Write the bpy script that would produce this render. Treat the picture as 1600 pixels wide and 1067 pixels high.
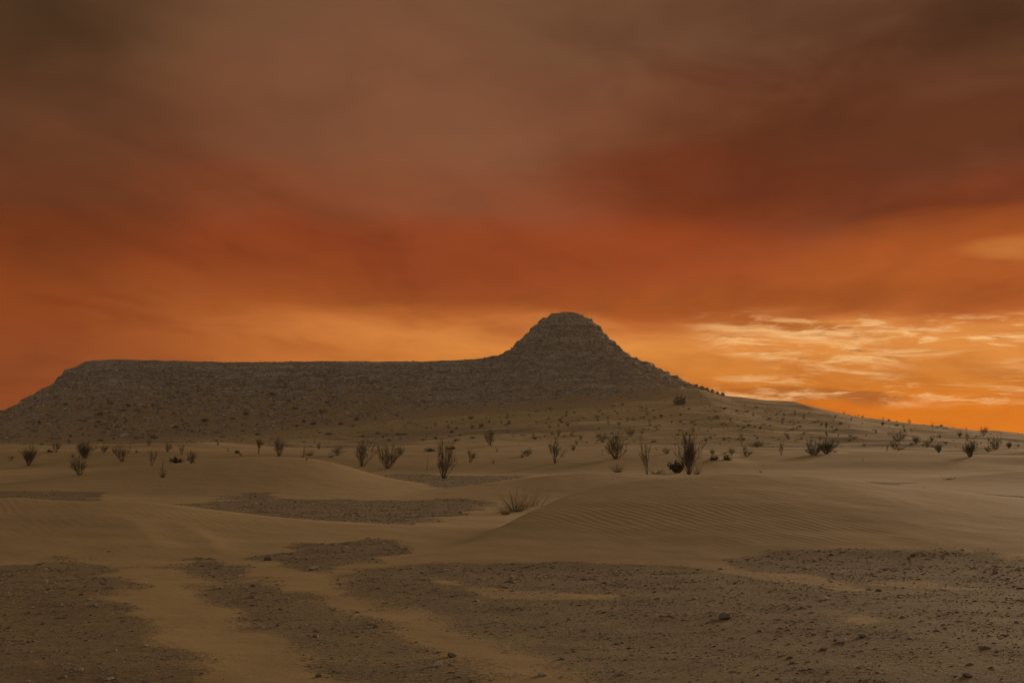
import bpy, math, random
import numpy as np

# ------------------------------------------------------------------ scene, camera, world, sun
for o in list(bpy.data.objects):
    bpy.data.objects.remove(o, do_unlink=True)
scene = bpy.context.scene
COL = scene.collection
R = math.radians

CAM_H = 2.0
F = 50.0 / 36.0 * 1600.0            # focal length in photo pixels
PITCH = math.atan(146.5 / F)
cam_data = bpy.data.cameras.new('camera')
cam_data.lens = 50.0
cam_data.sensor_width = 36.0
cam_data.clip_start = 0.1
cam_data.clip_end = 6000.0
cam = bpy.data.objects.new('camera', cam_data)
COL.objects.link(cam)
cam.location = (0, 0, CAM_H)
cam.rotation_euler = (R(90) + PITCH, 0, 0)
scene.camera = cam

SUN_AZ = 33.0        # degrees right of the view direction
SUN_EL = 8.0

scene.view_settings.view_transform = 'Standard'
scene.view_settings.look = 'None'
scene.view_settings.exposure = 0.0
scene.view_settings.gamma = 1.0
scene.view_settings.use_curve_mapping = False
scene.render.engine = 'CYCLES'
scene.cycles.use_denoising = True
scene.cycles.max_bounces = 4
scene.cycles.volume_bounces = 1

def srgb(r, g, b):
    out = []
    for c in (r, g, b):
        c = c / 255.0
        out.append(c / 12.92 if c <= 0.04045 else ((c + 0.055) / 1.055) ** 2.4)
    return (out[0], out[1], out[2], 1.0)


class Nodes:
    """small helper to write node trees as expressions"""
    def __init__(self, tree):
        self.t = tree
        self.n = tree.nodes
        self.l = tree.links
        self.n.clear()

    def new(self, kind, **props):
        nd = self.n.new(kind)
        for k, v in props.items():
            setattr(nd, k, v)
        return nd

    def put(self, sock, val):
        if isinstance(val, bpy.types.NodeSocket):
            self.l.new(val, sock)
        else:
            sock.default_value = val

    def m(self, op, a, b=None, c=None, clamp=False):
        nd = self.new('ShaderNodeMath', operation=op)
        nd.use_clamp = clamp
        self.put(nd.inputs[0], a)
        if b is not None:
            self.put(nd.inputs[1], b)
        if c is not None:
            self.put(nd.inputs[2], c)
        return nd.outputs[0]

    def ss(self, v, lo, hi, a=0.0, b=1.0):
        nd = self.new('ShaderNodeMapRange', interpolation_type='SMOOTHSTEP')
        self.put(nd.inputs[0], v)
        for i, x in enumerate((lo, hi, a, b)):
            self.put(nd.inputs[i + 1], x)
        return nd.outputs[0]

    def lin(self, v, lo, hi, a=0.0, b=1.0):
        nd = self.new('ShaderNodeMapRange', interpolation_type='LINEAR')
        nd.clamp = True
        self.put(nd.inputs[0], v)
        for i, x in enumerate((lo, hi, a, b)):
            self.put(nd.inputs[i + 1], x)
        return nd.outputs[0]

    def mix(self, f, a, b, blend='MIX'):
        nd = self.new('ShaderNodeMix', data_type='RGBA', blend_type=blend)
        nd.clamp_factor = True
        self.put(nd.inputs[0], f)
        self.put(nd.inputs[6], a)
        self.put(nd.inputs[7], b)
        return nd.outputs[2]

    def ramp(self, f, stops, interp='EASE'):
        nd = self.new('ShaderNodeValToRGB')
        cr = nd.color_ramp
        cr.interpolation = interp
        while len(cr.elements) > 1:
            cr.elements.remove(cr.elements[-1])
        cr.elements[0].position = stops[0][0]
        cr.elements[0].color = stops[0][1]
        for p, c in stops[1:]:
            e = cr.elements.new(p)
            e.color = c
        self.put(nd.inputs[0], f)
        return nd.outputs[0]

    def xyz(self, x, y, z):
        nd = self.new('ShaderNodeCombineXYZ')
        for i, v in enumerate((x, y, z)):
            self.put(nd.inputs[i], v)
        return nd.outputs[0]

    def noise(self, vec, scale, detail=4.0, rough=0.5, dist=0.0, lac=2.0):
        nd = self.new('ShaderNodeTexNoise')
        self.put(nd.inputs['Vector'], vec)
        nd.inputs['Scale'].default_value = scale
        nd.inputs['Detail'].default_value = detail
        nd.inputs['Roughness'].default_value = rough
        nd.inputs['Lacunarity'].default_value = lac
        nd.inputs['Distortion'].default_value = dist
        return nd.outputs[0]


# ---- sky: low sun glow under a heavy dust-red cloud deck, with lit wisps in the gap near the sun
world = bpy.data.worlds.new('World')
scene.world = world
world.use_nodes = True
W = Nodes(world.node_tree)
tc = W.new('ShaderNodeTexCoord')
sep = W.new('ShaderNodeSeparateXYZ')
W.l.new(tc.outputs['Generated'], sep.inputs[0])
dx, dy, dz = sep.outputs
az = W.m('DEGREES', W.m('ARCTAN2', dx, dy))
el = W.m('DEGREES', W.m('ARCSINE', dz, clamp=False))
# angle from the sun's azimuth, wraps smoothly all the way round
sunside = W.m('COSINE', W.m('RADIANS', W.m('SUBTRACT', az, 30.0)))      # 1 towards the sun, -1 away
# seamless horizontal coordinates on a cylinder
cx = W.m('MULTIPLY', W.m('SINE', W.m('RADIANS', az)), 57.3)
cy = W.m('MULTIPLY', W.m('COSINE', W.m('RADIANS', az)), 57.3)
P_wide = W.xyz(W.m('MULTIPLY', cx, 0.35), W.m('MULTIPLY', cy, 0.35), el)
P_mid = W.xyz(W.m('MULTIPLY', cx, 0.22), W.m('MULTIPLY', cy, 0.22), el)
n_big = W.noise(P_wide, 0.10, 3.0, 0.5, 0.3)
n_med = W.noise(P_wide, 0.32, 5.0, 0.55, 0.6)
n_deck = W.noise(P_mid, 0.55, 6.0, 0.55, 0.5)
# the deck is a level sheet overhead, so its streaks fan out from far away near the butte
zz = W.m('ADD', W.m('MAXIMUM', dz, 0.0), 0.05)
pxp = W.m('DIVIDE', W.m('SUBTRACT', dx, W.m('MULTIPLY', dy, 0.07)), zz)
pyp = W.m('DIVIDE', dy, zz)
P_fan = W.xyz(pxp, W.m('MULTIPLY', pyp, 0.22), 4.0)
n_fan = W.noise(P_fan, 0.75, 3.0, 0.5, 0.4)
n_fan2 = W.noise(P_fan, 1.9, 6.0, 0.58, 0.5)
n_fan3 = W.noise(W.xyz(pxp, W.m('MULTIPLY', pyp, 0.5), 9.0), 3.4, 7.0, 0.6, 0.6)

def bank(a0, e0, wa, we, tilt=0.0, soft=1.6):
    """soft cloud mass, or painted corner darkening, centred on azimuth a0, height e0"""
    u_ = W.m('DIVIDE', W.m('SUBTRACT', az, a0), wa)
    v_ = W.m('DIVIDE', W.m('SUBTRACT', W.m('SUBTRACT', el, e0), W.m('MULTIPLY', W.m('SUBTRACT', az, a0), tilt)), we)
    q_ = W.m('ADD', W.m('MULTIPLY', u_, u_), W.m('MULTIPLY', v_, v_))
    q_ = W.m('ADD', q_, W.m('MULTIPLY', W.m('SUBTRACT', n_med, 0.5), soft))
    return W.ss(q_, 1.5, 0.0)

def tinted(f, col, k):
    return W.mix(f, col, W.mix(1.0, col, k + (1.0,), 'MULTIPLY'))

# deck colour by height, warped by the fan of streaks
eld = W.m('ADD', el, W.m('ADD', W.m('MULTIPLY', W.m('SUBTRACT', n_fan, 0.5), 7.0), W.m('MULTIPLY', W.m('SUBTRACT', n_med, 0.5), 2.2)))
deck = W.ramp(W.m('DIVIDE', eld, 40.0), [
    (0.00, srgb(196, 104, 42)),
    (3.8 / 40, srgb(184, 92, 36)),
    (5.4 / 40, srgb(170, 80, 30)),
    (7.4 / 40, srgb(156, 69, 31)),
    (9.8 / 40, srgb(140, 71, 43)),
    (12.5 / 40, srgb(126, 76, 51)),
    (16.5 / 40, srgb(116, 78, 54)),
    (24.0 / 40, srgb(110, 88, 70)),
    (1.0, srgb(122, 108, 94)),
], 'EASE')
# heavy maroon mass upper right, a paler brown column left of it, deep red band low in the centre
deck = tinted(W.m('MULTIPLY', bank(14.5, 11.8, 14.0, 4.6, 0.06, 2.2), 1.0), deck, (0.56, 0.43, 0.36))
deck = tinted(W.m('MULTIPLY', bank(16.0, 16.5, 14.0, 3.0, 0.0), 0.8), deck, (0.68, 0.62, 0.62))
deck = W.mix(W.m('MULTIPLY', bank(-4.5, 12.8, 6.5, 4.5, -0.25), 0.55), deck, srgb(134, 86, 60))
deck = W.mix(W.m('MULTIPLY', bank(1.0, 7.0, 12.0, 1.8, -0.03), 0.75), deck, srgb(146, 62, 26))
deck = W.mix(W.m('MULTIPLY', bank(18.5, 6.8, 11.0, 1.7, 0.05, 2.4), 0.45), deck, srgb(180, 92, 32))
deck = W.mix(W.m('MULTIPLY', bank(10.0, 5.3, 15.0, 0.75, 0.0), 0.6), deck, srgb(154, 74, 24))
deck = W.mix(W.m('MULTIPLY', bank(20.8, 7.1, 3.4, 0.5, 0.0, 2.4), 0.5), deck, srgb(212, 134, 62))
deck = tinted(W.m('MULTIPLY', bank(-19.0, 10.5, 6.5, 6.5, 0.2), 0.7), deck, (0.62, 0.66, 0.62))
deck = tinted(W.m('MULTIPLY', bank(-21.0, 16.8, 8.0, 4.0, 0.0), 0.85), deck, (0.42, 0.45, 0.42))  # upper left corner: lens vignette darkening painted into the sky colour
deck = tinted(W.m('MULTIPLY', bank(22.5, 16.5, 7.0, 4.0, 0.0), 0.7), deck, (0.55, 0.55, 0.52))  # upper right corner: same lens falloff put into the deck colour
# finer folds in the underside of the deck
deck = tinted(W.m('MULTIPLY', W.ss(n_fan2, 0.46, 0.72), 0.6), deck, (0.72, 0.66, 0.62))
deck = tinted(W.m('MULTIPLY', W.ss(n_fan2, 0.50, 0.26), 0.5), deck, (1.20, 1.12, 1.02))
deck = tinted(W.m('MULTIPLY', W.ss(n_fan3, 0.45, 0.72), 0.32), deck, (0.74, 0.70, 0.66))
deck = tinted(W.m('MULTIPLY', W.ss(n_fan3, 0.52, 0.28), 0.32), deck, (1.18, 1.14, 1.08))
# the deck overhead is thinner and lets grey daylight through
over = W.ss(el, 18.0, 60.0)
deck = W.mix(over, deck, srgb(115, 104, 88))
# dimmer and browner away from the sun
away = W.ss(sunside, 0.95, 0.60)
deck = tinted(W.m('MULTIPLY', away, W.ss(el, 30.0, 4.0)), deck, (0.62, 0.62, 0.56))

# the bright gap under the deck
gap = W.ramp(W.m('DIVIDE', el, 8.0), [
    (0.0, srgb(226, 118, 0)),
    (0.15, srgb(216, 112, 0)),
    (0.27, srgb(212, 122, 34)),
    (0.50, srgb(228, 144, 66)),
    (0.68, srgb(206, 120, 54)),
    (1.0, srgb(186, 96, 40)),
], 'LINEAR')
gap_far = W.ramp(W.m('DIVIDE', el, 8.0), [
    (0.0, srgb(186, 90, 20)),
    (0.30, srgb(190, 98, 32)),
    (0.55, srgb(194, 106, 44)),
    (1.0, srgb(160, 80, 36)),
], 'LINEAR')
gap = W.mix(W.ss(sunside, 0.94, 0.70), gap, gap_far)
gap = W.mix(W.ss(sunside, 0.82, 0.65), gap, srgb(138, 60, 20))
# soft cloud shading inside the gap
gs = W.noise(W.xyz(W.m('MULTIPLY', cx, 0.26), W.m('MULTIPLY', cy, 0.26), W.m('ADD', el, W.m('MULTIPLY', az, 0.10))), 0.85, 7.0, 0.58, 0.45)
gap = tinted(W.m('MULTIPLY', W.ss(gs, 0.46, 0.72), 0.7), gap, (0.74, 0.60, 0.44))
gap = tinted(W.m('MULTIPLY', W.ss(gs, 0.50, 0.28), 0.7), gap, (1.16, 1.22, 1.30))

# lower edge of the deck sinks from left to the butte
edge = W.lin(az, -20.0, -2.0, 6.0, 4.3)
edge = W.m('ADD', edge, W.m('ADD', W.m('MULTIPLY', W.m('SUBTRACT', n_deck, 0.5), 3.2), W.m('MULTIPLY', W.m('SUBTRACT', n_med, 0.5), 2.2)))
sky = W.mix(W.ss(W.m('SUBTRACT', el, edge), -0.8, W.lin(az, -6.0, 8.0, 1.5, 0.7)), gap, deck)

# sunlit wisps and dark bars low towards the sun: lit along their under edges
def wisp(dz_, sx_, sc_, off):
    return W.noise(W.xyz(W.m('MULTIPLY', cx, sx_), W.m('ADD', W.m('MULTIPLY', cy, sx_), off),
                         W.m('ADD', W.m('ADD', el, dz_), W.m('MULTIPLY', az, 0.015))), sc_, 10.0, 0.62, 0.45)
cover = W.noise(W.xyz(W.m('MULTIPLY', cx, 0.22), W.m('MULTIPLY', cy, 0.22), W.m('ADD', el, 21.0)), 0.55, 3.0, 0.5, 0.3)
toward = W.m('MULTIPLY', W.ss(sunside, 0.84, 0.975), W.m('MULTIPLY', W.ss(el, 0.9, 1.5), W.ss(el, 5.3, 4.0)))
toward = W.m('MULTIPLY', toward, W.ss(W.m('ADD', cover, W.m('MULTIPLY', bank(13.5, 3.9, 7.0, 0.9, 0.0), 0.25)), 0.42, 0.62))
for sx_, sc_, off, lo, amt in ((0.12, 0.9, 3.0, 0.49, 0.9), (0.16, 1.9, 9.0, 0.51, 0.85), (0.22, 3.8, 14.0, 0.56, 0.5)):
    n0 = wisp(0.0, sx_, sc_, off)
    n1 = wisp(-0.26, sx_, sc_, off)
    dens = W.ss(n0, lo, lo + 0.12)
    core = W.ss(W.m('SUBTRACT', n1, lo), 0.02, 0.12)
    wc = W.mix(core, srgb(255, 196, 128), srgb(164, 86, 26))
    sky = W.mix(W.m('MULTIPLY', toward, W.m('MULTIPLY', dens, amt)), sky, wc)

# grey dusk on the side away from the sun
sky = W.mix(W.m('MULTIPLY', W.ss(sunside, 0.50, -0.30), 0.9), sky, srgb(140, 129, 116))

nish = W.new('ShaderNodeTexSky', sky_type='NISHITA')
nish.sun_disc = False
nish.sun_elevation = R(SUN_EL)
nish.sun_rotation = R(SUN_AZ)
nish.dust_density = 3.0
nish.air_density = 1.0
bg1 = W.new('ShaderNodeBackground')
W.put(bg1.inputs['Color'], sky)
bg1.inputs['Strength'].default_value = 1.0
bg2 = W.new('ShaderNodeBackground')
W.l.new(nish.outputs[0], bg2.inputs['Color'])
bg2.inputs['Strength'].default_value = 0.05
# clear dusk sky shows through the deck only high up
mixbg = W.new('ShaderNodeMixShader')
W.put(mixbg.inputs[0], W.m('MULTIPLY', W.ss(el, 20.0, 55.0), 0.35))
W.l.new(bg1.outputs[0], mixbg.inputs[1])
W.l.new(bg2.outputs[0], mixbg.inputs[2])
outw = W.new('ShaderNodeOutputWorld')
W.l.new(mixbg.outputs[0], outw.inputs[0])

sun_data = bpy.data.lights.new('sun', 'SUN')
sun_data.energy = 2.8
sun_data.angle = R(15)
sun_data.color = (1.0, 0.74, 0.48)
sun = bpy.data.objects.new('sun', sun_data)
COL.objects.link(sun)
sd = (math.sin(R(SUN_AZ)) * math.cos(R(SUN_EL)), math.cos(R(SUN_AZ)) * math.cos(R(SUN_EL)), math.sin(R(SUN_EL)))
import mathutils
sun.rotation_euler = mathutils.Vector(sd).to_track_quat('Z', 'Y').to_euler()
sun.location = (60, 60, 80)

# ------------------------------------------------------------------ helpers
def at(u, v, Y):
    """photo pixel at distance Y (along +Y) -> world x, z"""
    a = (u - 800.0) / F
    b = (533.5 - v) / F
    d = (a, math.cos(PITCH) - b * math.sin(PITCH), math.sin(PITCH) + b * math.cos(PITCH))
    k = Y / d[1]
    return d[0] * k, CAM_H + d[2] * k

def flat(u, v, z=0.0):
    a = (u - 800.0) / F
    b = (533.5 - v) / F
    d = (a, math.cos(PITCH) - b * math.sin(PITCH), math.sin(PITCH) + b * math.cos(PITCH))
    k = (z - CAM_H) / d[2]
    return d[0] * k, d[1] * k

_rng = np.random.RandomState(11)
_perm = _rng.permutation(512).astype(np.int64)
_perm = np.concatenate([_perm, _perm, _perm])
_gr = _rng.rand(512) * 2 * np.pi
_gx, _gy = np.cos(_gr), np.sin(_gr)

def perlin(x, y, seed=0):
    x = np.asarray(x, float) + seed * 17.31
    y = np.asarray(y, float) + seed * 5.77
    xi = np.floor(x).astype(np.int64)
    yi = np.floor(y).astype(np.int64)
    xf, yf = x - xi, y - yi
    u = xf * xf * xf * (xf * (xf * 6 - 15) + 10)
    v = yf * yf * yf * (yf * (yf * 6 - 15) + 10)
    def g(ix, iy, fx, fy):
        h = _perm[(_perm[ix & 511] + (iy & 511)) & 511]
        return _gx[h] * fx + _gy[h] * fy
    a = g(xi, yi, xf, yf)
    b = g(xi + 1, yi, xf - 1, yf)
    c = g(xi, yi + 1, xf, yf - 1)
    d = g(xi + 1, yi + 1, xf - 1, yf - 1)
    return ((a + (b - a) * u) * (1 - v) + (c + (d - c) * u) * v) * 1.5

def fbm(x, y, octv=4, seed=0, gain=0.5):
    s, amp, f = 0, 1.0, 1.0
    for i in range(octv):
        s = s + amp * perlin(x * f, y * f, seed + i * 3)
        amp *= gain
        f *= 2.03
    return s

def sstep(x, lo, hi):
    t = np.clip((x - lo) / (hi - lo), 0, 1)
    return t * t * (3 - 2 * t)

# ------------------------------------------------------------------ terrain
class Dune:
    """crest given as (u, v, distance); base distance in front, lee length behind"""
    def __init__(self, crest, base_y, lee, minfront=2.0, sharp=0.0):
        pts = sorted((at(u, v, Y) + (Y,)) for u, v, Y in crest)
        self.x = np.array([p[0] for p in pts])
        self.z = np.array([max(p[1], 0.0) for p in pts])
        self.Y = np.array([p[2] for p in pts])
        self.base, self.lee, self.minf, self.sharp = base_y, lee, minfront, sharp
        # smooth the interpolation of the crest
        xs = np.linspace(self.x[0], self.x[-1], 400)
        k = np.ones(25) / 25
        def sm(a):
            b = np.interp(xs, self.x, a)
            return np.convolve(np.pad(b, 12, mode='edge'), k, 'valid')
        self.xs, self.zs, self.Ys = xs, sm(self.z), sm(self.Y)

    def __call__(self, x, y):
        zc = np.interp(x, self.xs, self.zs)
        yc = np.interp(x, self.xs, self.Ys)
        fr = np.maximum(yc - self.base, self.minf)
        t = (yc - y) / fr
        front = 1 - np.clip(t, 0, 1)
        front = 0.5 * front * front * (3 - 2 * front) + 0.5 * front ** 1.35
        tb = (y - yc) / self.lee
        back = 1 - sstep(tb, 0, 1)
        return zc * np.where(y <= yc, front, back)

DUNES = [
    Dune([(520, 890, 21.6), (600, 884, 22.0), (680, 865, 23.5), (760, 838, 25.5), (820, 805, 28), (860, 783, 29.5),
          (900, 766, 31), (1000, 748, 32.5), (1150, 739, 33.5), (1300, 746, 34), (1400, 760, 34.5),
          (1500, 770, 35), (1600, 778, 36), (1750, 787, 38), (2000, 800, 40)], 21.5, 3.6),
    Dune([(-500, 812, 34), (-200, 795, 33), (0, 778, 32.5), (100, 784, 32), (180, 782, 32), (260, 788, 31.5), (350, 799, 31),
          (481, 815, 30), (612, 822, 29.5), (700, 826, 29)], 23.2, 4.5),
    Dune([(-300, 750, 55), (0, 742, 57), (100, 738, 57), (200, 730, 57), (300, 720, 58), (400, 713, 58), (470, 714, 58), (520, 722, 57.5),
          (560, 735, 57), (600, 748, 56), (650, 757, 55), (700, 762, 54)], 45.5, 9.0),
    Dune([(640, 770, 49), (700, 763, 49), (800, 750, 50), (860, 742, 50), (920, 738, 50.5), (980, 739, 51), (1060, 745, 51),
          (1200, 760, 52), (1300, 768, 52)], 41.5, 5.0),
    Dune([(1380, 768, 58), (1440, 756, 60), (1500, 746, 62), (1600, 736, 63), (1750, 728, 64), (1950, 735, 66), (2200, 748, 66)], 50, 9),
    Dune([(1090, 724, 92), (1140, 719, 93), (1200, 712, 94), (1264, 709, 95), (1310, 708, 95), (1390, 716, 94), (1470, 728, 92)], 72, 14),
    Dune([(1400, 722, 108), (1495, 713, 112), (1564, 702, 114), (1640, 698, 116), (1800, 700, 120), (2000, 712, 120)], 84, 18),
    Dune([(-200, 705, 130), (0, 701, 132), (150, 700, 134), (260, 697, 136), (330, 693, 138), (420, 700, 136), (480, 703, 135)], 105, 16),
    Dune([(560, 703, 118), (640, 697, 120), (740, 693, 122), (830, 692, 122), (930, 697, 120), (1000, 703, 118)], 92, 15),
    Dune([(940, 705, 88), (1010, 709, 86), (1090, 705, 88), (1150, 712, 90)], 74, 9),
]

SLIPS = [(flat(168, 806, 0.35), flat(236, 862, 0.05)), (flat(268, 818, 0.25), flat(330, 862, 0.05))]

RX = np.array([-170, -85, -45, -10, 20, 42, 49, 65, 72, 79, 86, 98, 105, 110, 116, 128, 150, 200, 300.0])
RZ = np.array([0.0, 0.6, 3.4, 7.6, 11.0, 12.4, 10.9, 9.6, 7.3, 5.8, 4.9, 3.6, 2.8, 2.75, 2.2, 2.3, 2.6, 2.4, 2.3])

def dune_h(x, y):
    z = np.zeros_like(x)
    for d in DUNES:
        h = d(x, y)
        # smooth union
        k = 0.12
        m = np.maximum(z, h)
        z = m + np.maximum(k - np.abs(z - h), 0) ** 2 / (4 * k) * np.minimum(1.0, np.minimum(z, h) / 0.05)
    return z

def ground_z(x, y):
    x = np.asarray(x, float)
    y = np.asarray(y, float)
    r = np.hypot(x, y)
    z = dune_h(x, y)
    # two oblique slip faces on the front left dune
    for (ax, ay), (bx, by) in SLIPS:
        L = math.hypot(bx - ax, by - ay)
        tx, ty = (bx - ax) / L, (by - ay) / L
        al = ((x - ax) * tx + (y - ay) * ty) / L
        d = -((x - ax) * -ty + (y - ay) * tx)
        d = d + 0.25 * np.sin(al * 3.0)
        win = sstep(al, -0.15, 0.25) * (1 - sstep(al, 0.75, 1.15))
        z = z + 0.030 * win * np.where(d > 0, np.exp(-np.abs(d) / 1.4), np.exp(-(d / 0.35) ** 2))
    # low hummocks over the plain, elongated across the view
    far = sstep(r, 55, 110)
    z = z + far * (0.34 * perlin(x / 26, y / 11, 3) + 0.16 * perlin(x / 9, y / 5, 5))
    z = z + sstep(r, 70, 140) * (0.10 * np.abs(perlin(x / 15, y / 8, 9)))
    # faint unevenness close by
    z = z + 0.035 * perlin(x / 3.1, y / 3.1, 7) * (1 - sstep(r, 30, 60)) + 0.012 * perlin(x / 0.8, y / 0.8, 8) * (1 - sstep(r, 20, 40))
    # sand ramp that climbs to the foot of the butte and the long shoulder to the right
    Rr = np.interp(x + 3 * perlin(x / 40, y / 40, 13), RX, RZ)
    t = np.clip((y - 205) / 115.0, 0, 1)
    prof = t ** 1.7
    prof = prof * (1 - 0.85 * sstep(y, 350, 470))
    z = z + Rr * prof
    z = z + sstep(y, 200, 260) * sstep(Rr, 0.5, 5) * (0.35 * perlin(x / 18, y / 14, 21) + 0.14 * perlin(x / 6, y / 5, 22)) * (1 - 0.55 * sstep(y, 300, 318))
    # far country lifts gently to eye level, so the plain ends in a level horizon
    z = z + 1.8 * sstep(r, 430, 700)
    return z

# stony patches: outlines on the plain
GRAVEL = [
    [(-900, 892), (-200, 888), (0, 886), (60, 882), (92, 872), (150, 872), (168, 886), (188, 905), (200, 930), (215, 960), (240, 990),
     (280, 1012), (320, 1040), (345, 1070), (400, 1150), (500, 1400), (-1500, 1400)],
    [(262, 870), (328, 864), (376, 886), (420, 908), (481, 926), (525, 950), (582, 968), (634, 992), (700, 1014), (760, 1030), (800, 1067), (880, 1160),
     (980, 1300), (1000, 1400), (760, 1400), (640, 1180), (547, 1067), (516, 1048), (437, 1013), (385, 987), (330, 938), (286, 892)],
    [(547, 888), (600, 885), (725, 882), (866, 880), (975, 884), (1100, 888), (1150, 893), (1167, 860), (1194, 857), (1229, 860), (1332, 865),
     (1394, 857), (1421, 852), (1462, 852), (1497, 866), (1600, 876), (1800, 880), (2400, 890), (2600, 1400), (1100, 1400), (960, 1120), (910, 1067), (880, 1045),
     (787, 1015), (725, 985), (660, 962), (612, 948), (520, 922)],
    [(408, 870), (460, 858), (560, 850), (620, 850), (668, 855), (620, 868), (570, 882), (500, 890), (450, 885)],
    [(267, 788), (350, 783), (345, 777), (400, 773), (440, 779), (520, 781), (640, 782), (700, 781), (765, 785), (765, 792), (720, 803), (660, 818), (612, 830), (481, 824), (350, 806)],
    [(-220, 765), (0, 761), (60, 759), (120, 760), (222, 759), (180, 772), (131, 786), (87, 790), (40, 788), (-200, 782)],
    [(185, 747), (240, 750), (287, 750), (270, 756), (225, 755)],
    [(575, 738), (650, 734), (700, 744), (835, 743), (780, 754), (700, 764), (650, 760), (610, 750)],
    [(1270, 756), (1300, 753), (1420, 754), (1380, 760)],
    [(1520, 772), (1600, 776), (1750, 780), (1700, 783), (1560, 779)],
]
SANDY = [
    [(650, 901), (690, 904), (760, 920), (850, 925), (1000, 929), (960, 938), (850, 938), (765, 936), (700, 921)],
    [(1085, 876), (1180, 893), (1260, 897), (1340, 914), (1380, 926), (1300, 925), (1190, 908), (1120, 895)],
    [(1275, 972), (1350, 965), (1410, 974), (1345, 982)],
    [(1330, 914), (1430, 905), (1560, 922), (1440, 920)],
]
GRAVEL = [[flat(*p) for p in poly] for poly in GRAVEL]
SANDY = [[flat(*p) for p in poly] for poly in SANDY]

def poly_sd(x, y, poly):
    """signed distance, positive inside"""
    p = np.array(poly)
    q = np.roll(p, -1, axis=0)
    best = np.full(x.shape, 1e9)
    inside = np.zeros(x.shape, bool)
    for (ax, ay), (bx, by) in zip(p, q):
        ex, ey = bx - ax, by - ay
        t = np.clip(((x - ax) * ex + (y - ay) * ey) / (ex * ex + ey * ey + 1e-9), 0, 1)
        best = np.minimum(best, np.hypot(x - ax - t * ex, y - ay - t * ey))
        cond = ((ay > y) != (by > y))
        xin = (bx - ax) * (y - ay) / (by - ay + (1e-12 if by == ay else 0)) + ax
        inside ^= cond & (x < xin)
    return np.where(inside, best, -best)

def gravel_mask(x, y):
    """0 sand .. 1 stony ground"""
    x = np.asarray(x, float)
    y = np.asarray(y, float)
    r = np.hypot(x, y)
    out = np.zeros(x.shape)
    near = (r < 75) & (y > -5)
    if near.any():
        xn, yn = x[near], y[near]
        wob = 0.35 * perlin(xn / 1.3, yn / 1.3, 31) + 0.22 * perlin(xn / 0.45, yn / 0.45, 32)
        wob = wob * np.clip(np.hypot(xn, yn) / 18, 0.7, 2.0)
        sd = np.full(xn.shape, -1e9)
        for poly in GRAVEL:
            sd = np.maximum(sd, poly_sd(xn, yn, poly))
        m = sstep(sd + 1.0 * wob, -0.5, 0.6)
        ss_ = np.full(xn.shape, -1e9)
        for poly in SANDY:
            ss_ = np.maximum(ss_, poly_sd(xn, yn, poly))
        m = m * (1 - 0.65 * sstep(ss_ + 0.5 * wob, -0.15, 0.25))
        # blown sand drifts across the stones
        m = m * (1 - 0.35 * sstep(fbm(xn / 3.0, yn / 1.6, 4, 41), 0.3, 0.85))
        dh = dune_h(xn, yn)
        m = m * (1 - sstep(dh, 0.05, 0.16))
        out[near] = m
    nf = fbm(x / 42, y / 13, 3, 51)
    fm = sstep(nf, 0.12, 0.34) * sstep(r, 70, 95) * (1 - sstep(dune_h(x, y), 0.06, 0.25))
    fm = fm * (1 - sstep(y, 250, 300)) 
    band = sstep(y, 165, 185) * (1 - sstep(y, 215, 245)) * sstep(fbm(x / 60, y / 16, 2, 57), -0.15, 0.2)
    return np.maximum(out, np.maximum(fm, band * 0.9))

def mesh_from(name, verts, faces, mat=None, smooth=True):
    me = bpy.data.meshes.new(name)
    verts = np.asarray(verts, np.float32)
    faces = np.asarray(faces, np.int32)
    n = faces.shape[1]
    me.vertices.add(len(verts))
    me.vertices.foreach_set('co', verts.ravel())
    me.loops.add(faces.size)
    me.loops.foreach_set('vertex_index', faces.ravel())
    me.polygons.add(len(faces))
    me.polygons.foreach_set('loop_start', np.arange(len(faces), dtype=np.int32) * n)
    me.polygons.foreach_set('loop_total', np.full(len(faces), n, np.int32))
    me.polygons.foreach_set('use_smooth', np.full(len(faces), smooth, bool))
    me.update(calc_edges=True)
    me.validate()
    if mat:
        me.materials.append(mat)
    return me

def obj(name, me, parent=None, **props):
    o = bpy.data.objects.new(name, me)
    COL.objects.link(o)
    if parent is not None:
        o.parent = parent
    for k, v in props.items():
        o[k] = v
    return o

def point_attr(me, name, vals):
    a = me.attributes.new(name, 'FLOAT', 'POINT')
    a.data.foreach_set('value', np.asarray(vals, np.float32))

def grid_faces(nr, nc, wrap=False):
    i = np.arange(nr - 1)[:, None]
    j = np.arange(nc if wrap else nc - 1)[None, :]
    j2 = (j + 1) % nc
    f = np.stack([i * nc + j, i * nc + j2, (i + 1) * nc + j2, (i + 1) * nc + j], -1)
    return f.reshape(-1, 4)

# ------------------------------------------------------------------ materials
def mat_new(name):
    m = bpy.data.materials.new(name)
    m.use_nodes = True
    return m, Nodes(m.node_tree)

def finish(N, color, rough=0.95, bump=None, spec=0.15):
    b = N.new('ShaderNodeBsdfPrincipled')
    N.put(b.inputs['Base Color'], color)
    N.put(b.inputs['Roughness'], rough)
    b.inputs['Specular IOR Level'].default_value = spec
    if bump is not None:
        N.l.new(bump, b.inputs['Normal'])
    o = N.new('ShaderNodeOutputMaterial')
    N.l.new(b.outputs[0], o.inputs[0])
    return b

def bump(N, h, strength, dist, normal=None):
    b = N.new('ShaderNodeBump')
    b.inputs['Strength'].default_value = strength
    b.inputs['Distance'].default_value = dist
    N.l.new(h, b.inputs['Height'])
    if normal is not None:
        N.l.new(normal, b.inputs['Normal'])
    return b.outputs[0]

def attr(N, name):
    a = N.new('ShaderNodeAttribute')
    a.attribute_name = name
    return a.outputs['Fac']

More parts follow.
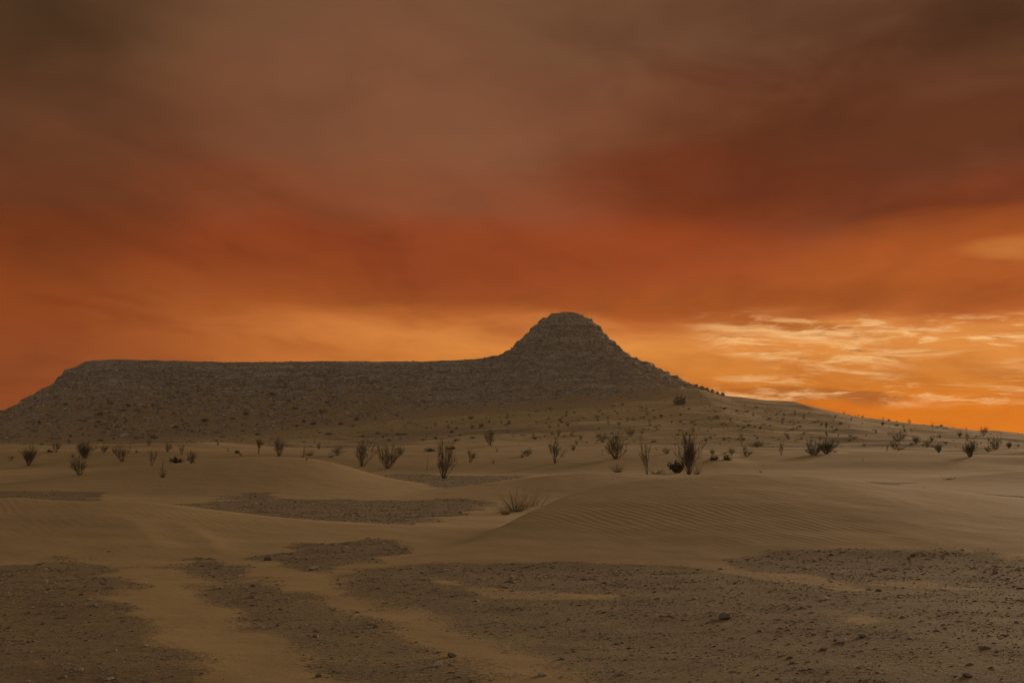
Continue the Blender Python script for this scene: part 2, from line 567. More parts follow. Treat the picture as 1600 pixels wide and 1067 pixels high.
SAND = (0.395, 0.266, 0.120, 1)
SAND2 = (0.335, 0.224, 0.100, 1)

def make_sand():
    m, N = mat_new('sand')
    g = N.new('ShaderNodeNewGeometry')
    pos = g.outputs['Position']
    sp = N.new('ShaderNodeSeparateXYZ')
    N.l.new(pos, sp.inputs[0])
    x, y, z = sp.outputs
    dist = N.m('SQRT', N.m('ADD', N.m('MULTIPLY', x, x), N.m('MULTIPLY', y, y)))
    grav = attr(N, 'gravel')
    rip = attr(N, 'ripple')
    # sand tint
    nb = N.noise(pos, 0.12, 4, 0.5)
    nf = N.noise(pos, 9.0, 3, 0.6)
    sand = N.mix(N.ss(nb, 0.35, 0.65), SAND, SAND2)
    sand = N.mix(N.m('MULTIPLY', N.ss(nf, 0.35, 0.75), 0.18), sand, (0.30, 0.194, 0.086, 1))
    # stony ground tint: grey brown, dust between stones
    gn = N.noise(pos, 1.7, 6, 0.7)
    gn2 = N.noise(pos, 14.0, 5, 0.7)
    gcol = N.mix(N.ss(gn, 0.35, 0.68), (0.208, 0.148, 0.080, 1), (0.272, 0.186, 0.092, 1))
    gcol = N.mix(N.ss(gn2, 0.48, 0.68), gcol, (0.150, 0.108, 0.062, 1))
    gcol = N.mix(N.m('MULTIPLY', N.ss(gn2, 0.40, 0.28), 0.6), gcol, (0.36, 0.27, 0.19, 1))
    edge = N.ss(N.m('ADD', grav, N.m('MULTIPLY', N.m('SUBTRACT', gn2, 0.5), 1.3)), 0.25, 0.8)
    col = N.mix(edge, sand, gcol)
    # ripples: crests run away to the upper left
    ang = R(-63)
    across = N.m('ADD', N.m('MULTIPLY', x, -math.sin(ang)), N.m('MULTIPLY', y, math.cos(ang)))
    along = N.m('ADD', N.m('MULTIPLY', x, math.cos(ang)), N.m('MULTIPLY', y, math.sin(ang)))
    wob = N.noise(N.xyz(N.m('MULTIPLY', along, 0.55), N.m('MULTIPLY', across, 0.9), 0.0), 1.0, 3, 0.5)
    wob2 = N.noise(N.xyz(N.m('MULTIPLY', along, 0.12), N.m('MULTIPLY', across, 0.12), 3.0), 1.0, 2, 0.5)
    ph = N.m('ADD', N.m('MULTIPLY', across, 2 * math.pi / 0.20),
             N.m('ADD', N.m('MULTIPLY', wob, 11.0), N.m('MULTIPLY', wob2, 22.0)))
    s = N.m('SINE', ph)
    # asymmetric crest
    rp = N.m('POWER', N.m('MULTIPLY', N.m('ADD', s, 1.0), 0.5), 1.5)
    amp = N.m('MULTIPLY', rip, N.ss(N.noise(N.xyz(N.m('MULTIPLY', along, 0.28), N.m('MULTIPLY', across, 0.28), 8.0), 1.0, 3, 0.5), 0.36, 0.68))
    amp = N.m('MULTIPLY', amp, N.ss(edge, 0.4, 0.0))
    h_r = N.m('MULTIPLY', rp, N.m('MULTIPLY', amp, 0.0065))
    near = N.ss(dist, 45.0, 14.0)
    grain = N.m('MULTIPLY', N.m('MULTIPLY', N.noise(pos, 38.0, 3, 0.65), 0.007), near)
    h_g = N.m('MULTIPLY', N.m('MULTIPLY', N.noise(pos, 13.0, 6, 0.72), 0.03), edge)
    h_u = N.m('MULTIPLY', N.noise(pos, 1.1, 4, 0.5), 0.04)
    h = N.m('ADD', N.m('ADD', h_r, grain), N.m('ADD', h_g, h_u))
    finish(N, col, 0.95, bump(N, h, 1.0, 1.0), 0.1)
    return m

def make_rock():
    m, N = mat_new('weathered_rock')
    g = N.new('ShaderNodeNewGeometry')
    pos = g.outputs['Position']
    sp = N.new('ShaderNodeSeparateXYZ')
    N.l.new(pos, sp.inputs[0])
    x, y, z = sp.outputs
    sandy = attr(N, 'sandy')
    n1 = N.noise(pos, 0.20, 5, 0.6)
    n4 = N.noise(pos, 0.55, 5, 0.62)
    n2 = N.noise(pos, 0.9, 6, 0.7)
    # beds: thin horizontal layers of differing tone
    bed = N.noise(N.xyz(N.m('MULTIPLY', x, 0.03), N.m('MULTIPLY', y, 0.03), N.m('ADD', z, N.m('MULTIPLY', n1, 1.6))), 1.1, 5, 0.65)
    col = N.mix(N.ss(bed, 0.35, 0.65), (0.330, 0.284, 0.228, 1), (0.500, 0.436, 0.355, 1))
    line = N.noise(N.xyz(N.m('MULTIPLY', x, 0.05), N.m('MULTIPLY', y, 0.05), N.m('ADD', N.m('MULTIPLY', z, 1.0), N.m('MULTIPLY', n1, 2.2))), 1.7, 3, 0.5)
    col = N.mix(N.m('MULTIPLY', N.ss(N.m('ABSOLUTE', N.m('SUBTRACT', line, 0.5)), 0.055, 0.0), 0.85), col, (0.130, 0.106, 0.082, 1))
    col = N.mix(N.ss(n2, 0.48, 0.62), col, (0.165, 0.136, 0.104, 1))
    n3 = N.noise(pos, 2.6, 4, 0.7)
    col = N.mix(N.m('MULTIPLY', N.ss(n3, 0.52, 0.62), 0.8), col, (0.100, 0.082, 0.062, 1))
    col = N.mix(N.m('MULTIPLY', N.ss(n3, 0.46, 0.34), 0.4), col, (0.52, 0.44, 0.35, 1))
    dust = N.ss(N.m('ADD', sandy, N.m('MULTIPLY', N.m('SUBTRACT', n4, 0.5), 2.4)), 0.40, 0.62)
    col = N.mix(dust, col, (0.390, 0.260, 0.135, 1))
    h = N.m('ADD', N.m('MULTIPLY', n2, 0.9), N.m('MULTIPLY', bed, 0.8))
    h = N.m('ADD', h, N.m('MULTIPLY', N.noise(pos, 3.2, 4, 0.7), 0.25))
    finish(N, col, 0.95, bump(N, h, 1.0, 1.1), 0.1)
    return m

def make_stone(name, dark, light):
    m, N = mat_new(name)
    tint = attr(N, 'tint')
    g = N.new('ShaderNodeNewGeometry')
    col = N.ramp(tint, [(0.0, dark), (0.75, tuple(0.55 * a + 0.45 * b for a, b in zip(dark, light))), (1.0, light)], 'LINEAR')
    n = N.noise(g.outputs['Position'], 30.0, 4, 0.6)
    col = N.mix(N.m('MULTIPLY', N.ss(n, 0.4, 0.7), 0.35), col, (0.27, 0.185, 0.115, 1))
    finish(N, col, 0.92, bump(N, n, 0.5, 0.02), 0.15)
    return m

def make_plain(name, c1, c2, scale=4.0, trans=0.0):
    m, N = mat_new(name)
    g = N.new('ShaderNodeNewGeometry')
    oi = N.new('ShaderNodeObjectInfo')
    n = N.noise(g.outputs['Position'], scale, 3, 0.6)
    f = N.m('ADD', N.m('MULTIPLY', N.ss(n, 0.35, 0.65), 0.7), N.m('MULTIPLY', oi.outputs['Random'], 0.3))
    finish(N, N.mix(f, c1, c2), 0.9, None, 0.1)
    return m

M_SAND = make_sand()
M_ROCK = make_rock()
M_SCREE = make_stone('scree_stone', (0.125, 0.104, 0.082, 1), (0.56, 0.49, 0.40, 1))
M_PEBBLE = make_stone('gravel_stone', (0.155, 0.113, 0.068, 1), (0.58, 0.48, 0.35, 1))
M_BARK = make_plain('dry_bark', (0.110, 0.080, 0.050, 1), (0.170, 0.125, 0.078, 1))
M_TWIG = make_plain('olive_twigs', (0.105, 0.088, 0.046, 1), (0.160, 0.128, 0.068, 1))
M_DARK = make_plain('dark_green_twigs', (0.070, 0.065, 0.034, 1), (0.110, 0.096, 0.050, 1))
M_LEAF = make_plain('dark_leaves', (0.042, 0.043, 0.025, 1), (0.070, 0.066, 0.037, 1))
M_STRAW = make_plain('dry_straw', (0.150, 0.112, 0.062, 1), (0.215, 0.160, 0.092, 1))
M_DEAD = make_plain('dead_wood', (0.105, 0.082, 0.058, 1), (0.150, 0.118, 0.085, 1))

# ------------------------------------------------------------------ the ground sheet
def build_ground():
    a_in = np.radians(np.linspace(-25, 25, 660))
    a_out = np.radians(np.concatenate([np.linspace(25.4, 60, 60), np.linspace(62, 298, 70), np.linspace(300, 334.6, 60)]))
    ang = np.concatenate([a_in, a_out])
    r = np.concatenate([[0.6, 1.5, 3, 5], np.geomspace(7, 50, 300), np.geomspace(50.3, 205, 190)[1:], np.linspace(206, 345, 130),
                        np.geomspace(350, 720, 34)])
    A, RR = np.meshgrid(ang, r)
    X, Y = (RR * np.sin(A)).ravel(), (RR * np.cos(A)).ravel()
    Z = ground_z(X, Y)
    g = gravel_mask(X, Y)
    # ripples live on the windward dune faces, strongest on the mid slope of the big dune
    dh = dune_h(X, Y)
    rip = sstep(dh, 0.05, 0.25) * (1 - 0.6 * sstep(dh, 0.85, 1.1))
    big = (Y < 36) & (X > -1.5)
    rip = rip * np.where(big, 1.0, 0.45)
    rip = np.maximum(rip, 0.12 * (1 - g)) * (1 - sstep(np.hypot(X, Y), 45, 75))
    f = grid_faces(len(r), len(ang), True)
    f = f[:, ::-1]
    me = mesh_from('desert_ground', np.stack([X, Y, Z], 1), f, M_SAND)
    point_attr(me, 'gravel', g)
    point_attr(me, 'ripple', rip)
    return obj('desert_ground', me, kind='structure')

build_ground()

# ------------------------------------------------------------------ mesa and butte
BX, BY = 13.4, 350.0
BR = np.array([0, 2.2, 3.8, 5.3, 6.5, 6.9, 7.7, 8.6, 9.1, 9.5, 10.4, 12.2, 15.8, 22.8, 32, 42, 55, 70, 90.0])
BZ = np.array([32.5, 32.2, 31.6, 31.0, 30.4, 29.5, 29.2, 28.6, 27.5, 27.0, 26.2, 24.2, 21.4, 18.2, 13.6, 8.4, 2.4, -4.0, -12.0])
MS = np.array([-5, 0, 1.5, 5, 6.5, 8.5, 20, 30, 40, 48, 60, 90.0])
MZ = np.array([20.2, 20.2, 19.5, 18.2, 16.4, 14.4, 8.3, 4.2, 1.2, -0.6, -3, -10.0])

def mesa_parts(x, y):
    # plateau: rounded block
    cx_, cy_, hx, hy, rad = -35.0, 445.0, 69.0, 100.0, 11.0
    x0_ = x
    x = x + 0.28 * np.clip(y - 345, 0, 80)
    qx, qy = np.abs(x - cx_) - hx + rad, np.abs(y - cy_) - hy + rad
    s = np.hypot(np.maximum(qx, 0), np.maximum(qy, 0)) + np.minimum(np.maximum(qx, qy), 0) - rad
    bay = 7.0 * np.exp(-((x + 50) / 28.0) ** 2) * sstep(y, 400, 340)
    s = s + bay + 2.2 * perlin(x / 26, y / 26, 61) * sstep(np.abs(x + 104), 2, 30) + 0.6 * perlin(x / 7, y / 7, 62) * sstep(s, -1, 4)
    # flutes running down the talus
    s = s + sstep(s, 4, 15) * (1.6 * perlin(x / 6.5, y / 40, 63) + 1.0 * perlin(x / 2.8, y / 20, 64))
    m = np.interp(s, MS, MZ) + 0.45 * perlin(x / 34, y / 60, 69) + 0.12 * perlin(x / 5, y / 9, 70)
    x = x0_
    r = np.hypot(x - BX, (y - BY) * np.where(y < BY, 0.96, 1.0))
    th = np.arctan2(y - BY, x - BX)
    r = r * (1 + 0.035 * np.sin(3 * th + 1) + 0.02 * np.sin(7 * th)) + 0.45 * perlin(x / 5, y / 5, 66) * sstep(r, 3, 12) + 0.42 * perlin(x / 2.1, y / 2.1, 67) + 0.22 * perlin(x / 0.9, y / 0.9, 68)
    b = np.interp(r, BR, BZ)
    # right shoulder spur running down from the butte
    sx = np.clip((x - BX) / 40.0, 0, 1)
    return m, b, s, r

def terrace(h, x, y, step, mixf, seed):
    q = h / step + 0.8 * perlin(x / 14, y / 14, seed) + 0.45 * perlin(x / 4, y / 4, seed + 1)
    fl = np.floor(q)
    fr = q - fl
    return h + mixf * step * (sstep(fr, 0.55, 0.95) - fr)

def hill_z(x, y):
    m, b, s, r = mesa_parts(x, y)
    k = 3.0
    h = np.maximum(m, b) + np.maximum(k - np.abs(m - b), 0) ** 2 / (4 * k)
    up = sstep(h, 3, 9)
    strong = np.where(b > m, 0.35 + 0.5 * sstep(h, 15, 22) * (1 - 0.6 * sstep(h, 26.5, 28)), 0.45 * sstep(20.2 - h, 0.3, 2.0)) * (0.55 + 0.9 * sstep(perlin(x / 11, y / 11, 79), -0.3, 0.4))
    h = terrace(h, x, y, 2.3, strong * up, 71)
    h = terrace(h, x, y, 0.9, 0.55 * up * np.where(b > m, 0.8, 0.6 * sstep(20.2 - h, 0.2, 1.5)) * (1 - 0.2 * sstep(h, 26.5, 28)), 75)
    top = (s < -0.5) & (m > b)
    rough = np.where(b > m, 1.0, 0.30 + 0.70 * sstep(20.2 - h, 0.2, 1.6))
    h = h + 0.9 * perlin(x / 9, y / 9, 84) * (1 - sstep(h, 5, 11))
    h = h + rough * (0.20 * perlin(x / 2.2, y / 2.2, 81) + 0.17 * perlin(x / 0.95, y / 0.95, 82)) * sstep(h, 0.5, 3)
    g = ground_z(x, y)
    kk = 1.8
    h = np.maximum(h, g) + np.maximum(kk - np.abs(h - g), 0) ** 2 / (4 * kk)
    return h, b > m, s, r

def build_hill():
    xs = np.concatenate([np.arange(-200, -150, 1.2), np.arange(-150, 62, 0.36), np.arange(62.4, 110, 1.2)])
    ys = np.concatenate([np.arange(284, 362, 0.36), np.arange(362.5, 380, 0.8), np.arange(382, 570, 4.0)])
    X, Y = np.meshgrid(xs, ys)
    X, Y = X.ravel(), Y.ravel()
    H, isb, s, r = hill_z(X, Y)
    G = ground_z(X, Y)
    F_ = grid_faces(len(ys), len(xs))
    H = np.where(H - G < 0.03, G - 0.25, H)
    keep = (H > G)[F_].any(1)
    # how much blown sand lies on the slope: lots low down, little on the caprock
    rel = H - G
    sandy = 0.75 * (1 - sstep(rel, 0.3, 3.0)) + 0.22 * (1 - sstep(rel, 1.5, 8)) + 0.48 * (1 - sstep(H, 8, 18)) + 0.06
    sandy = np.where(isb, 0.8 * (1 - sstep(rel, 0.1, 1.6)) + 0.25 * (1 - sstep(rel, 1, 8)) + 0.12, sandy)
    for name, sel in (('mesa', ~isb[F_].all(1)), ('butte', isb[F_].all(1))):
        f = F_[keep & sel]
        used = np.unique(f)
        remap = np.full(len(X), -1)
        remap[used] = np.arange(len(used))
        me = mesh_from(name, np.stack([X[used], Y[used], H[used]], 1), remap[f], M_ROCK)
        point_attr(me, 'sandy', sandy[used])
        obj(name, me, kind='structure')

build_hill()

def surf(x, y):
    x = np.atleast_1d(np.asarray(x, float))
    y = np.atleast_1d(np.asarray(y, float))
    g = ground_z(x, y)
    h = hill_z(x, y)[0]
    return np.where((y > 280) & (y < 570) & (np.abs(x) < 195), np.maximum(g, h), g)

def hit(u, v):
    """where the sight line through a photo pixel meets the terrain"""
    ys = np.concatenate([np.arange(8, 60, 0.05), np.arange(60, 205, 0.15), np.arange(205, 420, 0.25)])
    a, b = (u - 800.0) / F, (533.5 - v) / F
    d = (a, math.cos(PITCH) - b * math.sin(PITCH), math.sin(PITCH) + b * math.cos(PITCH))
    k = ys / d[1]
    zz = surf(d[0] * k, ys)
    below = (CAM_H + d[2] * k) <= zz
    i = int(np.argmax(below)) if below.any() else None
    if i is None:
        # grazes the skyline: stand it on the highest sight point
        i = int(np.argmax((zz - CAM_H) / k))
    return float(d[0] * k[i]), float(ys[i]), float(zz[i])

# ------------------------------------------------------------------ stones
_t = (1 + 5 ** 0.5) / 2
ICO_V = np.array([(-1, _t, 0), (1, _t, 0), (-1, -_t, 0), (1, -_t, 0), (0, -1, _t), (0, 1, _t), (0, -1, -_t), (0, 1, -_t),
                  (_t, 0, -1), (_t, 0, 1), (-_t, 0, -1), (-_t, 0, 1)]) / math.sqrt(1 + _t * _t)
ICO_F = np.array([(0, 11, 5), (0, 5, 1), (0, 1, 7), (0, 7, 10), (0, 10, 11), (1, 5, 9), (5, 11, 4), (11, 10, 2), (10, 7, 6), (7, 1, 8),
                  (3, 9, 4), (3, 4, 2), (3, 2, 6), (3, 6, 8), (3, 8, 9), (4, 9, 5), (2, 4, 11), (6, 2, 10), (8, 6, 7), (9, 8, 1)])

OCT_V = np.array([(1, 0, 0), (0, 1, 0), (-1, 0, 0), (0, -1, 0), (0, 0, 1), (0, 0, -1.0)])
OCT_F = np.array([(0, 1, 4), (1, 2, 4), (2, 3, 4), (3, 0, 4), (1, 0, 5), (2, 1, 5), (3, 2, 5), (0, 3, 5)])

def rocks_mesh(name, pos, size, flatten, mat, rng, tint_pow=1.6, BV=ICO_V, BF=ICO_F):
    """many angular stones in one mesh"""
    n = len(pos)
    nv = len(BV)
    V = np.repeat(BV[None], n, 0)
    V = V * (1 + rng.uniform(-0.33, 0.33, (n, nv, 1)))
    sc = np.stack([rng.uniform(0.7, 1.35, n), rng.uniform(0.7, 1.35, n), flatten * rng.uniform(0.7, 1.3, n)], 1)
    V = V * sc[:, None, :]
    tl = rng.uniform(-0.35, 0.35, n)
    c, s = np.cos(tl)[:, None], np.sin(tl)[:, None]
    V = np.stack([V[..., 0], V[..., 1] * c - V[..., 2] * s, V[..., 1] * s + V[..., 2] * c], -1)
    th = rng.uniform(0, 2 * np.pi, n)
    c, s = np.cos(th)[:, None], np.sin(th)[:, None]
    V = np.stack([V[..., 0] * c - V[..., 1] * s, V[..., 0] * s + V[..., 1] * c, V[..., 2]], -1)
    V = V * (size * 0.5)[:, None, None] + pos[:, None, :]
    Fc = BF[None] + (np.arange(n) * nv)[:, None, None]
    me = mesh_from(name, V.reshape(-1, 3), Fc.reshape(-1, 3), mat, False)
    tint = rng.uniform(0, 1, n) ** tint_pow
    point_attr(me, 'tint', np.repeat(tint, nv))
    return me

def build_scree():
    rng = np.random.RandomState(5)
    n = 60000
    x = rng.uniform(-140, 60, n)
    y = rng.uniform(288, 352, n)
    h, isb, s, r = hill_z(x, y)
    g = ground_z(x, y)
    clump = fbm(x / 7, y / 7, 3, 91)
    dens = sstep(h - g, 0.1, 1.6) * (0.25 + 0.9 * sstep(clump, -0.25, 0.45)) * np.where(isb, 0.75, 0.85)
    dens = dens * np.where((s < 1.5) & ~isb, 0.3, 1)
    ok = (h > g + 0.15) & (rng.uniform(0, 1, n) < dens)
    x, y, h = x[ok], y[ok], h[ok]
    n = len(x)
    size = np.clip(0.29 * np.exp(rng.normal(0, 0.55, n)), 0.13, 1.1) * np.where(isb[ok], np.where(h > 24, 0.75, 0.8), np.where(h > 17, 0.6, 1.05))
    me = rocks_mesh('scree', np.stack([x, y, h + size * 0.08], 1), size, 0.62, M_SCREE, rng, 1.2)
    obj('scree', me, kind='stuff', label='loose rock rubble strewn over the mesa and butte slopes', category='scree')
    # rubble along the foot and over the sand ramp below the butte
    n = 9000
    x = rng.uniform(-120, 110, n)
    y = 205 + 115 * rng.uniform(0, 1, n) ** 0.6
    g = ground_z(x, y)
    hh = hill_z(x, y)[0]
    dens = 0.15 + 0.85 * sstep(fbm(x / 20, y / 7, 3, 95), 0.0, 0.5)
    dens = dens * np.where(x > 55, 0.35, 1.0)
    ok = (hh < g + 0.3) & (rng.uniform(0, 1, n) < dens)
    x, y, g = x[ok], y[ok], g[ok]
    size = np.clip(0.24 * np.exp(rng.normal(0, 0.5, len(x))), 0.1, 0.9)
    me = rocks_mesh('slope_rubble', np.stack([x, y, g + size * 0.1], 1), size, 0.6, M_SCREE, rng, 1.2)
    obj('slope_rubble', me, kind='stuff', label='thin scatter of small rocks on the sandy slope', category='rubble')

build_scree()

def build_gravel():
    rng = np.random.RandomState(9)
    n = 640000
    # density falls with distance so that pebbles stay visible
    r = 8.5 + (75 - 8.5) * rng.uniform(0, 1, n) ** 1.7
    a = np.radians(rng.uniform(-24, 24, n))
    x, y = r * np.sin(a), r * np.cos(a)
    m = gravel_mask(x, y)
    clump = fbm(x / 1.1, y / 0.7, 3, 97)
    p = np.where(m > 0.3, m * (0.16 + 0.55 * sstep(clump, -0.35, 0.5)), 0.0012 * (dune_h(x, y) < 0.08) + 0.03 * m)
    ok = rng.uniform(0, 1, n) < p * np.clip(r / 30, 0.45, 1.0) ** 0.5
    x, y, r, m = x[ok], y[ok], r[ok], m[ok]
    if len(x) > 95000:
        x, y, r, m = x[:95000], y[:95000], r[:95000], m[:95000]
    n = len(x)
    size = 0.0125 * np.exp(rng.normal(0, 0.6, n)) * np.clip(r / 15, 0.9, 1.9)
    size = np.clip(size, 0.008, 0.11)
    z = ground_z(x, y)
    me = rocks_mesh('gravel', np.stack([x, y, z + size * 0.05], 1), size, 0.34, M_PEBBLE, rng, 1.9, OCT_V, OCT_F)
    obj('gravel', me, kind='stuff', label='fine stony gravel covering the flat patches between dunes', category='gravel')
    print('gravel', n)

build_gravel()

def single_stone(name, rng, sub=2, flatten=0.55):
    import bmesh
    bm = bmesh.new()
    bmesh.ops.create_icosphere(bm, subdivisions=sub, radius=0.5)
    off = rng.uniform(0, 50, 3)
    # chip with random planes so that the stone gets flat broken faces
    planes = []
    for _ in range(9):
        d = rng.normal(0, 1, 3)
        d /= np.linalg.norm(d)
        planes.append((d, rng.uniform(0.26, 0.42)))
    for v in bm.verts:
        p = np.array(v.co)
        for d, k in planes:
            e = p @ d - k
            if e > 0:
                p = p - d * e
        v.co = (p[0] * 1.15, p[1], p[2] * flatten * 1.2)
    me = bpy.data.meshes.new(name)
    bm.to_mesh(me)
    bm.free()
    return me


# ------------------------------------------------------------------ plants
class Twigs:
    def __init__(self):
        self.v, self.f = [], []

    def tube(self, pts, r0, r1, sides=3):
        pts = np.asarray(pts, float)
        n = len(pts)
        base = len(self.v)
        d = np.gradient(pts, axis=0)
        d /= np.linalg.norm(d, axis=1)[:, None] + 1e-9
        ref = np.array([0.3, 0.9, 0.1])
        a = np.cross(d, ref)
        a /= np.linalg.norm(a, axis=1)[:, None] + 1e-9
        b = np.cross(d, a)
        rr = np.linspace(r0, r1, n)
        for i in range(n):
            for k in range(sides):
                t = 2 * math.pi * k / sides
                self.v.append(pts[i] + 1.15 * rr[i] * (math.cos(t) * a[i] + math.sin(t) * b[i]))
        for i in range(n - 1):
            for k in range(sides):
                k2 = (k + 1) % sides
                self.f.append((base + i * sides + k, base + i * sides + k2, base + (i + 1) * sides + k2, base + (i + 1) * sides + k))

    def leaf(self, p, d, up, L, w):
        base = len(self.v)
        d = d / (np.linalg.norm(d) + 1e-9)
        s = np.cross(d, up)
        s /= np.linalg.norm(s) + 1e-9
        for q in (p, p + d * L * 0.45 + s * w, p + d * L, p + d * L * 0.45 - s * w):
            self.v.append(q)
        self.f.append((base, base + 1, base + 2, base + 3))


def limb(p, d, L, n, rng, curl=0.25, lift=0.3):
    """a wandering shoot that starts along d and turns upward"""
    pts = [np.array(p, float)]
    d = np.array(d, float)
    for i in range(n):
        d = d + rng.normal(0, curl, 3) * 0.5 + np.array([0, 0, lift / n])
        d /= np.linalg.norm(d)
        pts.append(pts[-1] + d * L / n)
    return np.array(pts)

def plant_mesh(kind, seed):
    """returns two Twigs: woody stems and fine growth, roughly 1 m tall and 1 m wide before scaling"""
    rng = np.random.RandomState(seed)
    S, G = Twigs(), Twigs()

    def side(pts, frac):
        k = frac * (len(pts) - 1)
        i = min(int(k), len(pts) - 2)
        return pts[i] + (pts[i + 1] - pts[i]) * (k - i), pts[i + 1] - pts[i]

    if kind in ('broom', 'densebroom', 'slender', 'spare', 'leaning'):
        n = {'broom': 18, 'densebroom': 32, 'slender': 8, 'spare': 6, 'leaning': 32}[kind]
        fan = {'broom': 0.80, 'densebroom': 0.70, 'slender': 0.42, 'spare': 0.6, 'leaning': 0.46}[kind]
        subs = {'broom': 7, 'densebroom': 8, 'slender': 7, 'spare': 2, 'leaning': 8}[kind]
        lean = np.array([-0.32, 0, 0]) if kind == 'leaning' else np.zeros(3)
        for i in range(n):
            a = rng.uniform(0, 2 * math.pi)
            q = math.sqrt((i + 0.5) / n)
            th = fan * q
            d = np.array([math.cos(a) * math.sin(th), math.sin(a) * math.sin(th), math.cos(th)]) + lean * rng.uniform(0.3, 1.2)
            L = rng.uniform(0.42, 1.08) * (1.0 - 0.15 * q)
            p0 = np.array([math.cos(a), math.sin(a), 0]) * 0.05 * q
            main = limb(p0, d, L, 6, rng, 0.30, 0.7)
            S.tube(main[:5], 0.012, 0.006)
            G.tube(main[4:], 0.006, 0.002)
            for j in range(subs):
                p, dd = side(main, rng.uniform(0.35, 0.98))
                dd = dd / np.linalg.norm(dd)
                out = rng.normal(0, 0.62, 3)
                out[2] = abs(out[2]) * 0.4
                sub = limb(p, dd + out, rng.uniform(0.16, 0.38), 4, rng, 0.2, 0.45)
                (S if rng.rand() < 0.3 else G).tube(sub, 0.005, 0.0018)
                for k in range(5 if kind != 'spare' else 1):
                    p2, d2 = side(sub, rng.uniform(0.2, 0.98))
                    d2 = d2 / np.linalg.norm(d2)
                    G.tube(limb(p2, d2 + rng.normal(0, 0.5, 3), rng.uniform(0.06, 0.18), 3, rng, 0.25, 0.3), 0.0034, 0.0014)
    elif kind in ('bush', 'crown', 'wide'):
        n = {'bush': 20, 'crown': 12, 'wide': 32}[kind]
        for i in range(n):
            a = rng.uniform(0, 2 * math.pi)
            q = math.sqrt((i + 0.5) / n)
            th = {'bush': 1.05, 'crown': 0.62, 'wide': 1.2}[kind] * q
            if kind == 'crown':
                d = np.array([math.cos(a) * math.sin(th) + 0.18, math.sin(a) * math.sin(th), math.cos(th)])
            else:
                d = np.array([math.cos(a) * math.sin(th), math.sin(a) * math.sin(th), math.cos(th)])
            p0 = np.array([math.cos(a), math.sin(a), 0]) * (0.02 if kind == 'crown' else 0.12 * q)
            main = limb(p0, d, rng.uniform(0.55, 0.95), 5, rng, 0.22, 0.25)
            S.tube(main, 0.014, 0.005)
            for j in range(8):
                p, dd = side(main, rng.uniform(0.5 if kind == 'crown' else 0.25, 1.0))
                sub = limb(p, dd / np.linalg.norm(dd) + rng.normal(0, 0.7, 3), rng.uniform(0.12, 0.3), 3, rng, 0.25, 0.35)
                G.tube(sub, 0.005, 0.002)
                for k in range(5):
                    p2, d2 = side(sub, rng.uniform(0.1, 1.0))
                    G.tube(limb(p2, d2 / np.linalg.norm(d2) + rng.normal(0, 0.6, 3), rng.uniform(0.05, 0.14), 2, rng, 0.2, 0.3), 0.0042, 0.002)
    elif kind in ('cushion', 'leafy'):
        n = 26 if kind == 'cushion' else 16
        for i in range(n):
            a = rng.uniform(0, 2 * math.pi)
            q = math.sqrt((i + 0.5) / n)
            th = 1.5 * q if kind == 'cushion' else 1.1 * q
            d = np.array([math.cos(a) * math.sin(th), math.sin(a) * math.sin(th), math.cos(th)])
            main = limb(np.array([math.cos(a), math.sin(a), 0]) * 0.1 * q, d, rng.uniform(0.55, 0.9), 4, rng, 0.2, 0.15)
            S.tube(main, 0.014, 0.006)
            for j in range(44):
                p, dd = side(main, rng.uniform(0.15, 1.0))
                dv = rng.normal(0, 1, 3)
                dv[2] = abs(dv[2])
                L = rng.uniform(0.07, 0.13) if kind == 'cushion' else rng.uniform(0.10, 0.17)
                G.leaf(p + rng.normal(0, 0.03, 3), dv, rng.normal(0, 1, 3), L, L * 0.36)
    elif kind == 'tuft':
        for i in range(105):
            a = rng.uniform(0, 2 * math.pi)
            q = math.sqrt(rng.rand())
            th = 1.15 * q
            d = np.array([math.cos(a) * math.sin(th) + 0.15, math.sin(a) * math.sin(th), math.cos(th)])
            p0 = np.array([math.cos(a) * 0.16 * q, math.sin(a) * 0.12 * q, 0])
            m_ = limb(p0, d, rng.uniform(0.4, 1.0), 5, rng, 0.14, 0.1)
            (S if rng.rand() < 0.35 else G).tube(m_, 0.0045, 0.0014)
            if rng.rand() < 0.5:
                p, dd = side(m_, rng.uniform(0.3, 0.8))
                G.tube(limb(p, dd / np.linalg.norm(dd) + rng.normal(0, 0.4, 3), rng.uniform(0.15, 0.35), 3, rng, 0.15, 0.1), 0.003, 0.0012)
    elif kind == 'wisp':
        for i in range(60):
            d = np.array([rng.normal(0.55, 0.45), rng.normal(0, 0.35), rng.uniform(0.4, 1.0)])
            p0 = np.array([rng.uniform(-0.5, 0.4), rng.normal(0, 0.06), 0])
            m_ = limb(p0, d / np.linalg.norm(d), rng.uniform(0.3, 0.75), 5, rng, 0.16, 0.1)
            (S if rng.rand() < 0.3 else G).tube(m_, 0.003, 0.0012)
    elif kind == 'fallen':
        for i in range(9):
            a = rng.normal(0, 0.35) + (math.pi if rng.rand() < 0.3 else 0)
            d = np.array([math.cos(a), math.sin(a), abs(rng.normal(0.12, 0.16))])
            m_ = limb((rng.uniform(-0.2, 0.1), rng.uniform(-0.1, 0.1), 0.02), d, rng.uniform(0.4, 1.0), 6, rng, 0.3, 0.12)
            S.tube(m_, 0.02, 0.006)
            for j in range(4):
                p, dd = side(m_, rng.uniform(0.3, 1.0))
                G.tube(limb(p, dd / np.linalg.norm(dd) + rng.normal(0, 0.6, 3), rng.uniform(0.1, 0.3), 3, rng, 0.25, 0.3), 0.008, 0.003)
    return S, G

